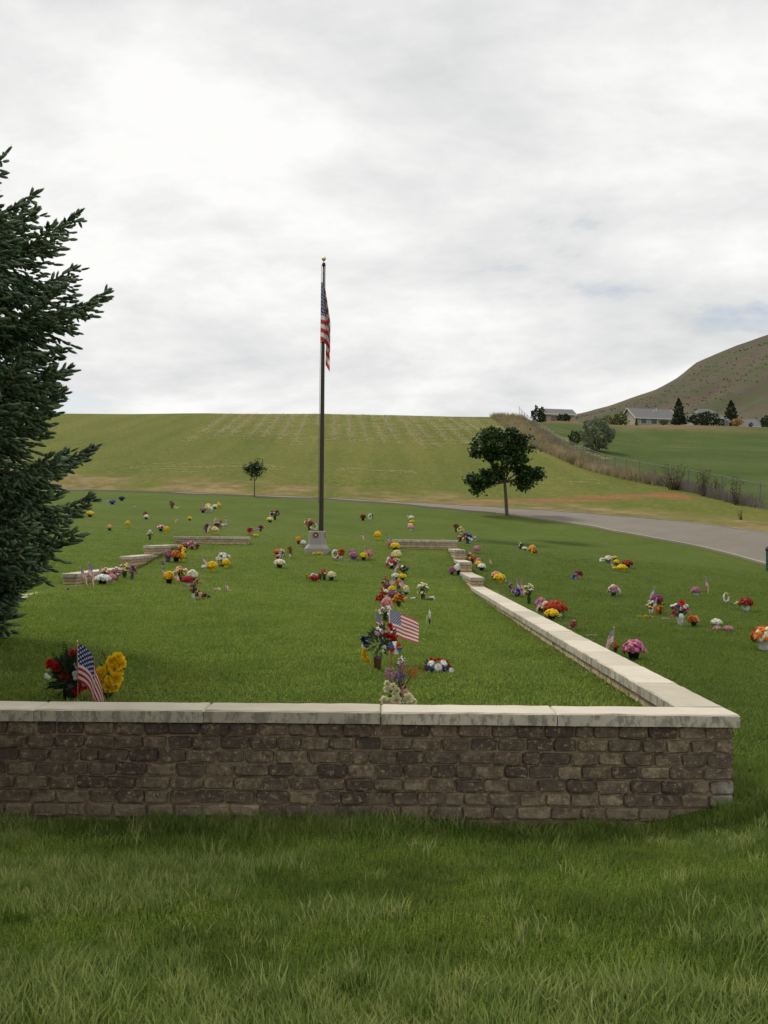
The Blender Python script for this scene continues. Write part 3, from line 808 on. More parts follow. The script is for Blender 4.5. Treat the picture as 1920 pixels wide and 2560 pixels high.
# ---------------------------------------------------------------- spruce at the left
BARK = NM('conifer_bark', .95, .1); BARK.col(BARK.mix(BARK.noise(20, 5, .7, stretch=(1, 1, .3)), (.045, .032, .024), (.12, .09, .07))); BARK = BARK.mat
def needle_mat(name, lo, hi):
    m = NM(name, .6, .35)
    m.col(m.ramp(m.math('ADD', m.math('MULTIPLY', m.rand(), .6), m.math('MULTIPLY', m.noise(1.1, 3), .4)), [(.2, lo), (.8, hi)]))
    return m.mat
NEEDLE = needle_mat('spruce_needle', (.042, .078, .030), (.150, .215, .110))
BUD = plain('spruce_bud', (.32, .16, .05), .8, .2)
def shoot(r_, bud=False, L=.09, rad=.0165):
    mb = MB()
    mb.tube([(0, 0, 0), (0, 0, L * .3), (0, 0, L * .75), (0, 0, L)], [rad * .62, rad * .9, rad * .86, rad * .5], 7)
    for i in range(46):
        z = L * (i + r_.random()) / 46; a = r_.uniform(0, 6.283)
        d = Vector((math.cos(a), math.sin(a), .75 + .5 * z / L)).normalized()
        t = Vector((-math.sin(a), math.cos(a), 0)) * .0016
        p0 = Vector((0, 0, z)); p1 = p0 + d * rad * r_.uniform(1.15, 1.5)
        mb.add([p0 - t, p0 + t, p1 + t * .4, p1 - t * .4], [(0, 1, 2, 3)])
    if bud:
        mb.lathe([(.003, L * .95), (.009, L * 1.02), (.008, L * 1.12), (.001, L * 1.2)], 6, 1)
    return mb
rt = random.Random(5)
sh_src = [source('shoot_source', shoot(rt), NEEDLE, True) for _ in range(3)] + [source('shoot_source', shoot(rt, True), [NEEDLE, BUD], True)]
def spruce(name, label, loc, height, radii, seed, levels, zbase=.35):
    r_ = random.Random(seed)
    root = thing(name, label, 'tree', loc)
    tk = MB(); hs = np.linspace(0, height, 10)
    tk.tube([(r_.gauss(0, .012), r_.gauss(0, .012), h_) for h_ in hs], [.17 * (1 - .93 * h_ / height) * (1.25 if h_ == 0 else 1) for h_ in hs], 9)
    tk.obj('trunk', BARK, root, True)
    limb = MB(); P, RO, SL, IX = [], [], [], []
    def put(p, d, s_):
        q = d.to_track_quat('Z', 'Y').to_euler()
        P.append(p); RO.append((q.x, q.y, q.z)); SL.append((s_ * r_.uniform(.85, 1.2),) * 2 + (s_,)); IX.append(3 if r_.random() < .035 else r_.randrange(3))
    zs = np.linspace(zbase, height - .25, levels)
    for z in zs:
        nb = r_.randint(6, 8) if z < height * .75 else r_.randint(4, 6)
        a0 = r_.uniform(0, 6.283)
        R0 = np.interp(z, [q[0] for q in radii], [q[1] for q in radii])
        for b in range(nb):
            az = a0 + 6.283 * b / nb + r_.uniform(-.25, .25)
            L = R0 * r_.uniform(.86, 1.06)
            f = min(1, z / 6.8) if z < 5 else min(1, .735 + (z - 5) / 12)
            rise = np.interp(f, [0, .25, .55, 1], [-.5, -.40, -.26, .42]) + r_.uniform(-.1, .1)
            zz = z + r_.uniform(-.1, .1)
            out = Vector((math.cos(az), math.sin(az), 0)); side = Vector((-out.y, out.x, 0))
            pts_ = []
            N = 10
            for i in range(N + 1):
                t = i / N
                dz = L * (rise * t - .10 * math.sin(t * 3.14) + .24 * t ** 3)
                pts_.append(out * (L * t) + side * (L * .05 * math.sin(t * 4 + az * 3)) + Vector((0, 0, zz + dz)))
            limb.tube(pts_, [.028 * (1 - .85 * i / N) * min(1, L) + .003 for i in range(N + 1)], 5)
            def axis(t):
                k = min(int(t * N), N - 1); u = t * N - k
                return pts_[k].lerp(pts_[k + 1], u), (pts_[k + 1] - pts_[k]).normalized()
            # side twigs with their own shoots
            nt = max(4, int(L / .078))
            for j in range(nt):
                t = .18 + .82 * (j + r_.random() * .6) / nt
                if t > 1: t = 1
                p, d = axis(min(t, .999))
                put(p + Vector((0, 0, .01)), (d + Vector((r_.gauss(0, .15), r_.gauss(0, .25), .3 + r_.gauss(0, .35)))).normalized(), r_.uniform(.8, 1.15))
                for sg in (-1, 1):
                    tl = (L * (1 - t) * .55 + .16) * r_.uniform(.6, 1.1)
                    tl = min(tl, .75)
                    td = (d * .8 + side * sg * .75 + Vector((0, 0, r_.uniform(-.35, .0)))).normalized()
                    ns = max(2, int(tl / .05))
                    e_ = p + td * tl + Vector((0, 0, -.10 * tl))
                    limb.tube([p, p.lerp(e_, .5), e_], [.007, .005, .003], 4, cap=False)
                    s2 = td.cross(Vector((0, 0, 1))).normalized()
                    for q_ in range(ns):
                        u = (q_ + 1) / ns
                        pp = p.lerp(e_, u)
                        dd = (td * .9 + s2 * (1 if q_ % 2 else -1) * r_.uniform(.3, .8) + Vector((0, 0, r_.uniform(-.75, .4)))).normalized() if q_ < ns - 1 else td
                        put(pp, dd, r_.uniform(.75, 1.2))
            p, d = axis(.999)
            for q_ in range(4):
                put(p, (d + Vector((r_.gauss(0, .35), r_.gauss(0, .35), r_.uniform(-.1, .7)))).normalized(), r_.uniform(.8, 1.1))
    for q_ in range(6): put(Vector((0, 0, height - .1)), Vector((r_.gauss(0, .5), r_.gauss(0, .5), 1)).normalized(), 1.5)
    limb.obj('limbs', BARK, root, True)
    c_ = scatter('crown', [tuple(p) for p in P], RO, SL, IX, sh_src, root)
    return root
RAD = [(.3, .95), (.85, 1.35), (1.46, 1.75), (2.4, 1.95), (2.85, 1.55), (3.3, 1.7), (3.95, 2.05), (4.4, 1.5), (4.7, 1.2), (5.0, .88), (5.4, .6), (7.2, .5), (8.6, .38), (9.8, .08)]
SPX, SPY = -5.05, 11.0
sp1 = spruce('spruce_tree', 'dark blue-green spruce with drooping boughs at the left edge', (SPX, SPY, Hz(SPX, SPY) - .05), 9.8, [(a, b * 1.03) for a, b in RAD], 14, 46)

# copies of it, added out of view on the left to shade the wall
def copy_tree(o, par=None):
    c = o.copy(); COL.objects.link(c); c.parent = par
    for ch in o.children: copy_tree(ch, c)
    return c
for x_, y_, k_, rz_, lab_ in ((-7.6, 5.6, 1.3, 2.1, 'tall unseen spruce added left of the front wall to shade it'),
                              (-3.95, 4.15, .93, 4.0, 'nearest unseen spruce, added close before the wall for shade'),
                              (-9.0, 11.6, 1.3, 5.2, 'tall unseen spruce added behind the visible one for shade')):
    q_ = copy_tree(sp1); q_.location = (x_, y_, Hz(x_, y_) - .05); q_.rotation_euler = (0, 0, rz_); q_.scale = (k_, k_, k_)
    q_['label'] = lab_; q_['group'] = 'spruces in a row at the left'
sp1['group'] = 'spruces in a row at the left'

# ---------------------------------------------------------------- broadleaf trees
LEAF = NM('maple_leaf', .55, .35)
lc = LEAF.ramp(LEAF.noise(6, 4, .6), [(.3, (.022, .048, .010)), (.55, (.042, .080, .018)), (.75, (.075, .118, .028))])
LEAF.col(lc)
tr = LEAF.new('ShaderNodeBsdfTranslucent'); LEAF.l.new(lc, tr.inputs[0])
mx = LEAF.new('ShaderNodeMixShader'); mx.inputs[0].default_value = .25
LEAF.l.new(LEAF.b.outputs[0], mx.inputs[1]); LEAF.l.new(tr.outputs[0], mx.inputs[2]); LEAF.l.new(mx.outputs[0], LEAF.n['Material Output'].inputs[0])
LEAF = LEAF.mat
TBARK = plain('young_bark', (.105, .082, .062), .9, .15, .3)
def leaf_at(mb, c0, s_, r_, tilt=.7):
    M = Matrix.Translation(c0) @ Euler((r_.gauss(0, tilt), r_.gauss(0, tilt), r_.uniform(0, 6.283))).to_matrix().to_4x4()
    pts_ = [(-.5, 0, 0), (-.25, -.42, .06), (.15, -.5, .0), (.55, 0, -.05), (.15, .5, .0), (-.25, .42, .06)]
    mb.add([M @ Vector((a * s_, b * s_, c * s_)) for a, b, c in pts_], [(0, 1, 2, 3), (0, 3, 4, 5)])
def broadleaf(name, label, loc, trunk_h, trunk_r, lobes, leaf, per, seed, lean=0.0, tmat=None, lmat=None, cat='tree'):
    r_ = random.Random(seed)
    root = thing(name, label, cat, loc)
    tops = Vector((lean, 0, trunk_h))
    tb = MB(); tb.tube([(0, 0, -.1), (0.0, 0, .08), (lean * .4, .0, trunk_h * .5), tops], [trunk_r * 1.4, trunk_r * 1.05, trunk_r * .92, trunk_r * .75], 9)
    tb.obj('trunk', tmat or TBARK, root, True)
    lb = MB(); cr_ = MB()
    for (cx, cy, cz, rx, ry, rz_, ncl) in lobes:
        C0 = Vector((cx, cy, cz))
        mid = tops.lerp(C0, .5) + Vector((0, 0, -.1 * rz_))
        lb.tube([tops - Vector((0, 0, .15)), mid, C0], [trunk_r * .55, trunk_r * .38, trunk_r * .14], 6)
        for _ in range(ncl):
            d = Vector((r_.gauss(0, 1), r_.gauss(0, 1), r_.gauss(0, 1))).normalized() * (.35 + .65 * r_.random() ** .5)
            k = C0 + Vector((d.x * rx, d.y * ry, d.z * rz_))
            lb.tube([C0.lerp(mid, .3), C0.lerp(k, .6), k], [trunk_r * .14, trunk_r * .09, trunk_r * .04], 4, cap=False)
            cs = r_.uniform(.7, 1.25) * (leaf * 1.0 + .135)
            for _ in range(per):
                e_ = Vector((r_.gauss(0, cs * .62), r_.gauss(0, cs * .62), r_.gauss(0, cs * .36)))
                leaf_at(cr_, k + e_, leaf * r_.uniform(.7, 1.25), r_)
    lb.obj('limbs', tmat or TBARK, root, True)
    cr_.obj('crown', lmat or LEAF, root, kind='stuff')
    return root
u = 53.0 / 2708
def L_(px, py, w, h, n_, d=1.0):      # lobe centre and half extents in metres about the maple's foot
    return ((px - 1262) * u, 0, (1286 - py) * u, w * u / 2, w * u / 2 * d, h * u / 2, n_)
broadleaf('maple_tree', 'young dark green maple on the lawn beside the road', (5.93, 52.3, Hz(5.93, 52.3)), 1.75, .085,
          [L_(1240, 1106, 122, 72, 32), L_(1203, 1128, 62, 62, 14), L_(1290, 1125, 62, 76, 15), L_(1256, 1150, 90, 46, 13), L_(1198, 1197, 76, 36, 14, .8), L_(1232, 1180, 56, 28, 7), L_(1325, 1187, 72, 36, 14, .8), L_(1300, 1176, 46, 26, 6), L_(1298, 1205, 30, 32, 4), L_(1192, 1222, 22, 26, 4)],
          .125, 105, 31, lean=-.12)
broadleaf('young_tree', 'small staked sapling at the far edge of the lawn', (-7.35, 61.3, Hz(-7.35, 61.3)), 1.0, .03,
          [(0, 0, 1.55, .48, .4, .34, 12), (.28, 0, 1.45, .26, .26, .2, 5), (-.25, 0, 1.6, .26, .26, .22, 5), (.05, 0, 1.82, .25, .25, .16, 4)], .11, 26, 33)

# ---------------------------------------------------------------- fence line, dry grass, shrubs
FM = NM('galvanised_steel', .5, .5); FM.b.inputs['Metallic'].default_value = .6; FM.col((.15, .145, .135)); FM = FM.mat
wm = NM('chain_link_wire', .6, .4); wm.col((.10, .097, .09)); wm.b.inputs['Alpha'].default_value = .12; WIRE = wm.mat
fr = thing('chain_link_fence', 'grey chain link fence climbing the slope between hay field and meadow', 'fence', (fen[0][0], fen[0][1], float(h_out(fen[0][0], fen[0][1]))))
fl = dense(FENCE, 37); fz = h_out(fl[:, 0], fl[:, 1])
O = fr.location
for i in range(len(fl)):
    pb = MB(); pb.tube([(0, 0, -.3), (0, 0, 1.42)], [.025, .025], 6); pb.lathe([(.036, 1.42), (.03, 1.46), (.004, 1.475)], 6)
    pb.obj('post', FM, fr, loc=Vector((fl[i][0], fl[i][1], fz[i])) - O)
for i in range(len(fl) - 1):
    a, b = Vector((*fl[i], fz[i])) - O, Vector((*fl[i + 1], fz[i + 1])) - O
    rb_ = MB(); rb_.tube([a + Vector((0, 0, 1.38)), b + Vector((0, 0, 1.38))], [.02, .02], 5); rb_.obj('top_rail', FM, fr)
    wb = MB(); wb.add([a + Vector((.02, 0, .03)), b + Vector((.02, 0, .03)), b + Vector((.02, 0, 1.36)), a + Vector((.02, 0, 1.36))], [(0, 1, 2, 3)]); wb.obj('wire_mesh', WIRE, fr)
STRAW = NM('dry_grass', .8, .15); STRAW.col(STRAW.ramp(STRAW.math('ADD', STRAW.math('MULTIPLY', STRAW.rand(), .5), STRAW.math('MULTIPLY', STRAW.noise(.12, 3), .5)), [(.2, (.12, .13, .05)), (.42, (.24, .19, .105)), (.62, (.40, .32, .19)), (.8, (.46, .39, .25)), (.95, (.13, .15, .05))])); _tr = STRAW.new('ShaderNodeBsdfTranslucent'); STRAW.l.new(STRAW.b.inputs['Base Color'].links[0].from_socket, _tr.inputs[0]); _mx = STRAW.new('ShaderNodeMixShader'); _mx.inputs[0].default_value = .4; STRAW.l.new(STRAW.b.outputs[0], _mx.inputs[1]); STRAW.l.new(_tr.outputs[0], _mx.inputs[2]); STRAW.l.new(_mx.outputs[0], STRAW.n['Material Output'].inputs[0]); STRAW = STRAW.mat
GREYB = plain('grey_brush_twig', (.21, .185, .155), .9, .1, .3)
rd = random.Random(9)
dry_src = [source('dry_tuft_source', tuft(16, .22, .35, .95, .020, rd, .55), STRAW, True) for _ in range(3)]
brush_src = [source('brush_tuft_source', tuft(18, .3, .4, .95, .022, rd, .6), GREYB, True) for _ in range(2)]
fd = dense(FENCE, 2000)
tt = NR.random(5200) ** .8 * 1350 + 640
off = -NR.random(5200) ** 1.2 * np.interp(tt, [640, 1000, 1500, 1999], [1.0, 2.2, 3.6, 4.5]) + .5
bx, by = fd[tt.astype(int), 0] + off, fd[tt.astype(int), 1] + NR.normal(0, .5, 5200)
n0 = len(bx); sc = NR.uniform(.55, 1.1, n0)
o = scatter('dry_grass', np.column_stack([bx, by, h_out(bx, by)]), np.column_stack([NR.normal(0, .15, n0), NR.normal(0, .15, n0), NR.uniform(0, 6.28, n0)]), np.column_stack([sc, sc, sc]), NR.integers(0, 3, n0), dry_src)
tag(o, 'tall straw coloured grass growing along the fence line', 'grass', kind='stuff')
tt = NR.random(1300) * 1500 + 400
off = NR.random(1300) * np.interp(tt, [400, 1000, 1999], [.8, 1.4, 1.8]) - .6
bx, by = fd[tt.astype(int), 0] + off, fd[tt.astype(int), 1] + NR.normal(0, .5, 1300)
n0 = len(bx); sc = NR.uniform(.5, 1.0, n0)
o = scatter('grey_brush', np.column_stack([bx, by, h_out(bx, by)]), np.column_stack([NR.normal(0, .15, n0), NR.normal(0, .15, n0), NR.uniform(0, 6.28, n0)]), np.column_stack([sc, sc, sc]), NR.integers(0, 2, n0), brush_src)
tag(o, 'grey dead weeds tangled through the wire fence', 'weeds', kind='stuff')
# rows of dried clippings left on the hay field
HAY = plain('dried_clippings', (.50, .44, .26), .9, .1, .2, .2)
def flat_litter(n, rad, s0, r_):
    mb = MB()
    for _ in range(n):
        x_, y_ = r_.gauss(0, rad * .5), r_.gauss(0, rad); s_ = s0 * r_.uniform(.5, 1.2); a = r_.uniform(0, 6.28); z_ = r_.uniform(.008, .035)
        ca, sa = math.cos(a) * s_, math.sin(a) * s_
        mb.add([(x_ - ca, y_ - sa, z_), (x_ + sa * .3, y_ - ca * .3, z_ + s_ * .25), (x_ + ca, y_ + sa, z_ + s_ * .1), (x_ - sa * .3, y_ + ca * .3, z_)], [(0, 1, 2, 3)])
    return mb
hay_src = [source('clipping_source', flat_litter(26, .16, .05, rd), HAY) for _ in range(2)]
hp = []
for i in range(-9, 16):
    x0 = -3.2 + i * 1.66 + rd.uniform(-.25, .25)
    ya, yb = 99 + abs(i - 3) * .3 + rd.uniform(-3, 3), 141
    y = ya
    while y < yb:
        y += rd.uniform(.1, .36)
        if vnoise(np.array([y * .13 + i * 7.7]), np.array([i * 3.1]))[0] < .2: continue
        if rd.random() > (y - ya) / 14 + .15: continue
        hp.append((x0 - .044 * (y - 100) + rd.gauss(0, .06), y))
for _ in range(110):                                # stray wisps lower down
    x_, y_ = rd.uniform(-22, 16), rd.gauss(79, 1.3)
    if vnoise(np.array([x_ * .2]), np.array([1.0]))[0] > .45: hp.append((x_, y_))
ha = np.array(hp); n0 = len(ha); sc = NR.uniform(1.0, 2.0, n0)
o = scatter('dried_clippings', np.column_stack([ha, h_out(ha[:, 0], ha[:, 1]) + .01]), np.column_stack([np.zeros(n0), np.zeros(n0), NR.uniform(0, 6.28, n0)]), np.column_stack([sc * .3, sc * 1.6, sc]), NR.integers(0, 2, n0), hay_src)
tag(o, 'pale broken rows of dried clippings up the hay field', 'clippings', kind='stuff')

OLIVE = plain('grey_green_leaf', (.135, .160, .095), .8, .2, .3, .2)
WEEDY = plain('shrub_leaf', (.075, .075, .030), .85, .2, .35, .2)
TWIG = plain('shrub_twig', (.10, .075, .055), .9, .1, .3)
DARKG = plain('evergreen_leaf', (.026, .045, .016), .85, .15, .35)
MIDG = plain('hedge_leaf', (.060, .085, .026), .85, .15, .35)
YELG = plain('yellow_green_leaf', (.105, .125, .035), .85, .15, .3)
def stemmy(name, label, x, y, w, h, stems, seed, leaf=WEEDY, lsz=.07, per=26):
    r_ = random.Random(seed)
    root = thing(name, label, 'shrub', (x, y, Hz(x, y)))
    st, fo = MB(), MB()
    for _ in range(stems):
        ax = r_.gauss(0, w * .28); ay = r_.gauss(0, w * .2); hh = h * r_.uniform(.6, 1.05)
        p0 = Vector((ax * .25, ay * .25, -.05)); p1 = Vector((ax * .7, ay * .7, hh * .5)); p2 = Vector((ax * 1.15, ay * 1.15, hh))
        st.tube([p0, p1, p2], [.018, .012, .004], 4)
        for _ in range(per):
            t = r_.uniform(.12, 1.03); q = p0.lerp(p1, t * 2) if t < .5 else p1.lerp(p2, t * 2 - 1)
            leaf_at(fo, q + Vector((r_.gauss(0, lsz * 1.3), r_.gauss(0, lsz * 1.3), r_.gauss(0, lsz))), lsz * r_.uniform(.6, 1.3), r_, 1.0)
    st.obj('stems', TWIG, root, True)
    fo.obj('foliage', leaf, root, kind='stuff')
    return root
def bushy(name, label, x, y, w, h, n, leafm, seed, lsz, z=None, cat='shrub', shape=None):
    r_ = random.Random(seed)
    root = thing(name, label, cat, (x, y, Hz(x, y) if z is None else z))
    st, fo = MB(), MB()
    for _ in range(7):
        a = r_.uniform(0, 6.28); st.tube([(0, 0, -.2), (math.cos(a) * w * .15, math.sin(a) * w * .1, h * .35), (math.cos(a) * w * .32, math.sin(a) * w * .3, h * .7)], [.02 * h, .014 * h, .005 * h], 4)
    for _ in range(n):
        if shape == 'cone':
            t = r_.random() ** 1.5; rr_ = w / 2 * (1 - t) ** .62 * (.55 + .45 * r_.random()) * (1 + .12 * math.sin(t * 40)); a = r_.uniform(0, 6.28)
            c0 = Vector((math.cos(a) * rr_, math.sin(a) * rr_, h * (.06 + .94 * t)))
        else:
            d = Vector((r_.gauss(0, 1), r_.gauss(0, 1), r_.gauss(0, 1))).normalized()
            k = .55 + .45 * r_.random() ** .6 + .22 * math.sin(d.x * 7 + seed) * math.cos(d.z * 6 + seed * 2)
            c0 = Vector((d.x * w / 2 * k, d.y * w / 2 * k, h / 2 + d.z * h / 2 * k))
        leaf_at(fo, c0, lsz * r_.uniform(.6, 1.35), r_, .9)
    st.obj('stems', TWIG, root, True)
    fo.obj('foliage', leafm, root, kind='stuff')
    return root
bushy('olive_shrub', 'big round grey-green shrub growing through the fence line', 22.4, 113.5, 3.5, 3.5, 1500, OLIVE, 3, .22)
bushy('low_shrub', 'small green shrub just left of the big grey-green one', 21.0, 119, 1.6, 1.5, 300, MIDG, 4, .2)
stemmy('twiggy_shrub', 'brownish twiggy shrub by the fence, nearest the bare earth', 19.6, 72.9, 1.75, 1.75, 22, 5, lsz=.06, per=34)
stemmy('twiggy_shrub', 'tall twiggy shrub by the fence, middle one of the three', 20.15, 68.5, 1.3, 1.75, 17, 6, lsz=.06, per=34)
stemmy('twiggy_shrub', 'short side shrub leaning off the middle twiggy shrub by the fence', 20.85, 67.6, .8, 1.35, 9, 16, lsz=.06, per=30)
stemmy('twiggy_shrub', 'narrow upright twiggy shrub by the fence, closest to the right edge', 20.3, 62.5, .6, 1.6, 9, 7, lsz=.06, per=34)
stemmy('weed_clump', 'lone dark weed on the verge between road and fence', 17.1, 51.9, .35, .55, 6, 8, lsz=.04, per=12)
bushy('round_bush', 'dark round bush in front of the small grey-roofed garage', 29.4, 177, 2.3, 1.35, 500, DARKG, 9, .2)
bushy('leafy_tree', 'leafy green tree standing left of the small garage', 25.7, 181, 2.5, 3.4, 700, DARKG, 10, .24, cat='tree')
bushy('yellow_green_tree', 'olive green bushy tree right of the small garage', 35.6, 190, 3.4, 2.1, 600, MIDG, 11, .26, cat='tree')
bushy('yellow_green_tree', 'yellow-green bushy tree between garage and ranch house', 39.3, 190, 3.4, 2.6, 600, YELG, 12, .26, cat='tree')
bushy('yellow_green_tree', 'taller yellow-green tree against the ranch house gable', 41.8, 192, 2.8, 2.8, 600, YELG, 13, .26, cat='tree')
bushy('tiny_cypress', 'tiny dark upright evergreen below the ranch house', 45.6, 196, .55, 1.3, 160, DARKG, 14, .14, cat='tree', shape='cone')
bushy('low_shrub', 'low dark shrub in the bare bank below the ranch house', 50.6, 196, 1.6, .8, 240, MIDG, 15, .18)
bushy('conifer_tree', 'conical evergreen at the right end of the ranch house', 54.4, 200, 2.9, 5.0, 1300, DARKG, 17, .26, cat='tree', shape='cone')
bushy('conifer_tree', 'conical evergreen above the orange-tan bush', 64.4, 201, 3.2, 4.9, 1300, DARKG, 18, .26, cat='tree', shape='cone')
bushy('hedge', 'long dark hedge between the two conical evergreens', 58.6, 199, 6.2, 2.5, 1300, DARKG, 19, .26)
bushy('low_shrub', 'olive green shrub at the right end of the dark hedge', 61.2, 198, 2.0, 1.5, 300, MIDG, 20, .2)
bushy('blossom_bush', 'small white blossoming bush beside the orange-tan bush', 62.7, 198, 1.1, 1.5, 220, plain('white_blossom', (.45, .47, .52), .8, .2, .15), 22, .16)
bushy('blossom_bush', 'orange-tan bush in bloom before the right evergreen', 64.5, 198, 2.5, 1.5, 500, plain('tan_blossom', (.40, .24, .09), .8, .2, .25), 23, .18)
bushy('round_bush', 'dark round bush on the rise at the right edge', 69.9, 198, 2.2, 2.1, 500, DARKG, 24, .22)
bushy('low_shrub', 'little red-leaved shrub on the rise near the right edge', 67.4, 199, .8, .8, 160, plain('red_shrub_leaf', (.10, .035, .03), .85, .15, .3), 25, .14)


# ---------------------------------------------------------------- houses on the rise
ROOF = NM('roof_shingle', .9, .15); ROOF.col(ROOF.mix(ROOF.noise(3, 4, .7), (.125, .125, .13), (.185, .18, .18))); ROOF = ROOF.mat
WALLC = plain('house_siding', (.36, .32, .25), .85, .2, .08)
TRIM = plain('house_trim', (.62, .60, .54), .7, .3, .05)
DOORM = plain('garage_door', (.20, .155, .13), .7, .3, .1)
GLASS = NM('house_window', .15, .5); GLASS.col((.035, .04, .045)); GLASS = GLASS.mat
def house(name, label, x, y, z, w, dpt, wall_h, roof_h, rz, doors=(), wins=(), hip=0.0, vents=()):
    root = thing(name, label, 'house', (x, y, z), rz)
    wb = MB(); hw, hd = w / 2, dpt / 2
    wb.box(-hw, hw, -hd, hd, -1.0, wall_h)
    if hip == 0:
        for s_ in (-1, 1):
            xx = s_ * hw
            wb.add([(xx, -hd, wall_h), (xx, hd, wall_h), (xx, 0, wall_h + roof_h)], [(0, 1, 2) if s_ > 0 else (0, 2, 1)])
    wb.obj('wall', WALLC, root)
    ov = .35; rx_ = hw + ov; ry_ = hd + ov; dz = roof_h * ov / hd; t = .14
    rb_ = MB(); hp_ = hip
    zt = wall_h + roof_h + .05
    for off_, flip in ((0, False), (-t, True)):
        vs = [(-rx_, -ry_, wall_h - dz + .05 + off_), (rx_, -ry_, wall_h - dz + .05 + off_), (rx_ - hp_, 0, zt + off_), (-rx_ + hp_, 0, zt + off_), (rx_, ry_, wall_h - dz + .05 + off_), (-rx_, ry_, wall_h - dz + .05 + off_)]
        fs = [(0, 1, 2, 3), (3, 2, 4, 5)] + ([(1, 4, 2), (5, 0, 3)] if hp_ else [])
        rb_.add(vs, [f[::-1] for f in fs] if flip else fs)
    rf_ = rb_.obj('roof', ROOF, root)
    fb = MB(); ze = wall_h - dz
    fb.box(-rx_, rx_, -ry_ - .05, -ry_ - .004, ze - .14, ze + .06); fb.obj('gutter', TRIM, root)
    if hip == 0:
        for s_ in (-1, 1):
            bb = MB()
            for q in (-1, 1):
                xa = s_ * (rx_ + .004); xb_ = s_ * (rx_ + .06)
                bb.add([(xa, q * ry_, ze - .12), (xb_, q * ry_, ze - .12), (xb_, 0, zt - .12), (xa, 0, zt - .12), (xa, q * ry_, ze + .06), (xb_, q * ry_, ze + .06), (xb_, 0, zt + .04), (xa, 0, zt + .04)],
                       [(0, 1, 2, 3), (4, 7, 6, 5), (0, 4, 5, 1), (0, 3, 7, 4), (1, 5, 6, 2)])
            bb.obj('bargeboard', TRIM, root)
    for (a, b, z0, z1) in doors:
        d_ = MB(); d_.box(a, b, -hd - .06, -hd - .004, z0, z1); d = d_.obj('door', DOORM, root)
        f_ = MB(); f_.box(a - .12, b + .12, -hd - .09, -hd - .062, z1, z1 + .14); f_.obj('lintel', TRIM, d)
    for (a, b, z0, z1) in wins:
        d_ = MB(); d_.box(a - .1, b + .1, -hd - .05, -hd - .004, z0 - .1, z1 + .1); d = d_.obj('window', TRIM, root)
        f_ = MB(); f_.box(a, b, -hd - .07, -hd - .052, z0, z1); f_.obj('pane', GLASS, d)
    for (a, b_, hh) in vents:
        v_ = MB(); v_.tube([(a, b_, wall_h + roof_h * (1 - abs(b_) / hd) - .1), (a, b_, wall_h + roof_h * (1 - abs(b_) / hd) + hh)], [.09, .09], 8); v_.obj('vent_pipe', TRIM, rf_)
    return root
house('garage', 'small garage with grey gable roof at the top of the fence line', 29.0, 182.5, 20.55, 4.9, 3.4, 1.95, .85, R(12), doors=[(-1.6, -.4, 0, 1.5)], wins=[(.6, 1.4, .8, 1.5)])
house('ranch_house', 'long low ranch house with grey gable roof and cream bargeboards', 52.5, 215, 23.2, 8.8, 6.5, 2.2, 2.0, R(14), doors=[(1.0, 1.9, 0, 2.0)], wins=[(-3.4, -2.2, .9, 1.9), (-1.2, 0, .9, 1.9)], vents=[(1.2, -.8, .7), (.4, -1.2, .5)])
house('hip_roofed_house', 'house with grey hipped roof rising behind the dark hedge', 69.8, 236, 25.5, 6.6, 6.0, 2.5, 2.0, R(8), wins=[(-2, -1, .9, 1.9), (1, 2, .9, 1.9)], hip=2.4)
house('hip_roofed_house', 'grey roofed house showing low behind the rise at the right', 81.2, 240, 24.1, 4.6, 5.0, 2.5, 1.7, R(-5), wins=[(-1, 0, .9, 1.9)], hip=1.6)


# ---------------------------------------------------------------- flags
m = NM('flag_cloth', .8, .15)
uvn = m.new('ShaderNodeUVMap'); uvn.uv_map = 'UVMap'
su = m.new('ShaderNodeSeparateXYZ'); m.l.new(uvn.outputs[0], su.inputs[0])
U, Vv = su.outputs[0], su.outputs[1]
st = m.math('MODULO', m.math('FLOOR', m.math('MULTIPLY', Vv, 12.999)), 2.0)
colr = m.mix(st, (.48, .022, .035), (.72, .70, .66))
can = m.math('MULTIPLY', m.math('LESS_THAN', U, .4), m.math('GREATER_THAN', Vv, 6 / 13))
gu = m.math('MULTIPLY', U, 11 / .4); gv = m.math('MULTIPLY', m.math('SUBTRACT', Vv, 6 / 13), 9 * 13 / 7)
par = m.math('MODULO', m.math('ADD', m.math('FLOOR', gu), m.math('FLOOR', gv)), 2.0)
fu = m.math('SUBTRACT', m.math('FRACT', gu), .5); fv = m.math('SUBTRACT', m.math('FRACT', gv), .5)
star = m.math('MULTIPLY', m.math('LESS_THAN', m.math('ADD', m.math('MULTIPLY', fu, fu), m.math('MULTIPLY', fv, fv)), .12), m.math('LESS_THAN', par, .5))
colr = m.mix(can, colr, m.mix(star, (.026, .036, .145), (.74, .73, .72)))
colr = m.mix(m.math('MULTIPLY', m.rand(), .16), colr, (.55, .48, .45))
m.col(colr)
tr = m.new('ShaderNodeBsdfTranslucent'); m.l.new(colr, tr.inputs[0])
mx = m.new('ShaderNodeMixShader'); mx.inputs[0].default_value = .45
m.l.new(m.b.outputs[0], mx.inputs[1]); m.l.new(tr.outputs[0], mx.inputs[2]); m.l.new(mx.outputs[0], m.n['Material Output'].inputs[0])
FLAGM = m.mat
STICK = plain('flag_stick_wood', (.30, .21, .12), .7, .3, .15)
GOLDP = NM('gold_ball', .35, .5); GOLDP.b.inputs['Metallic'].default_value = .7; GOLDP.col((.72, .60, .32)); GOLDP = GOLDP.mat
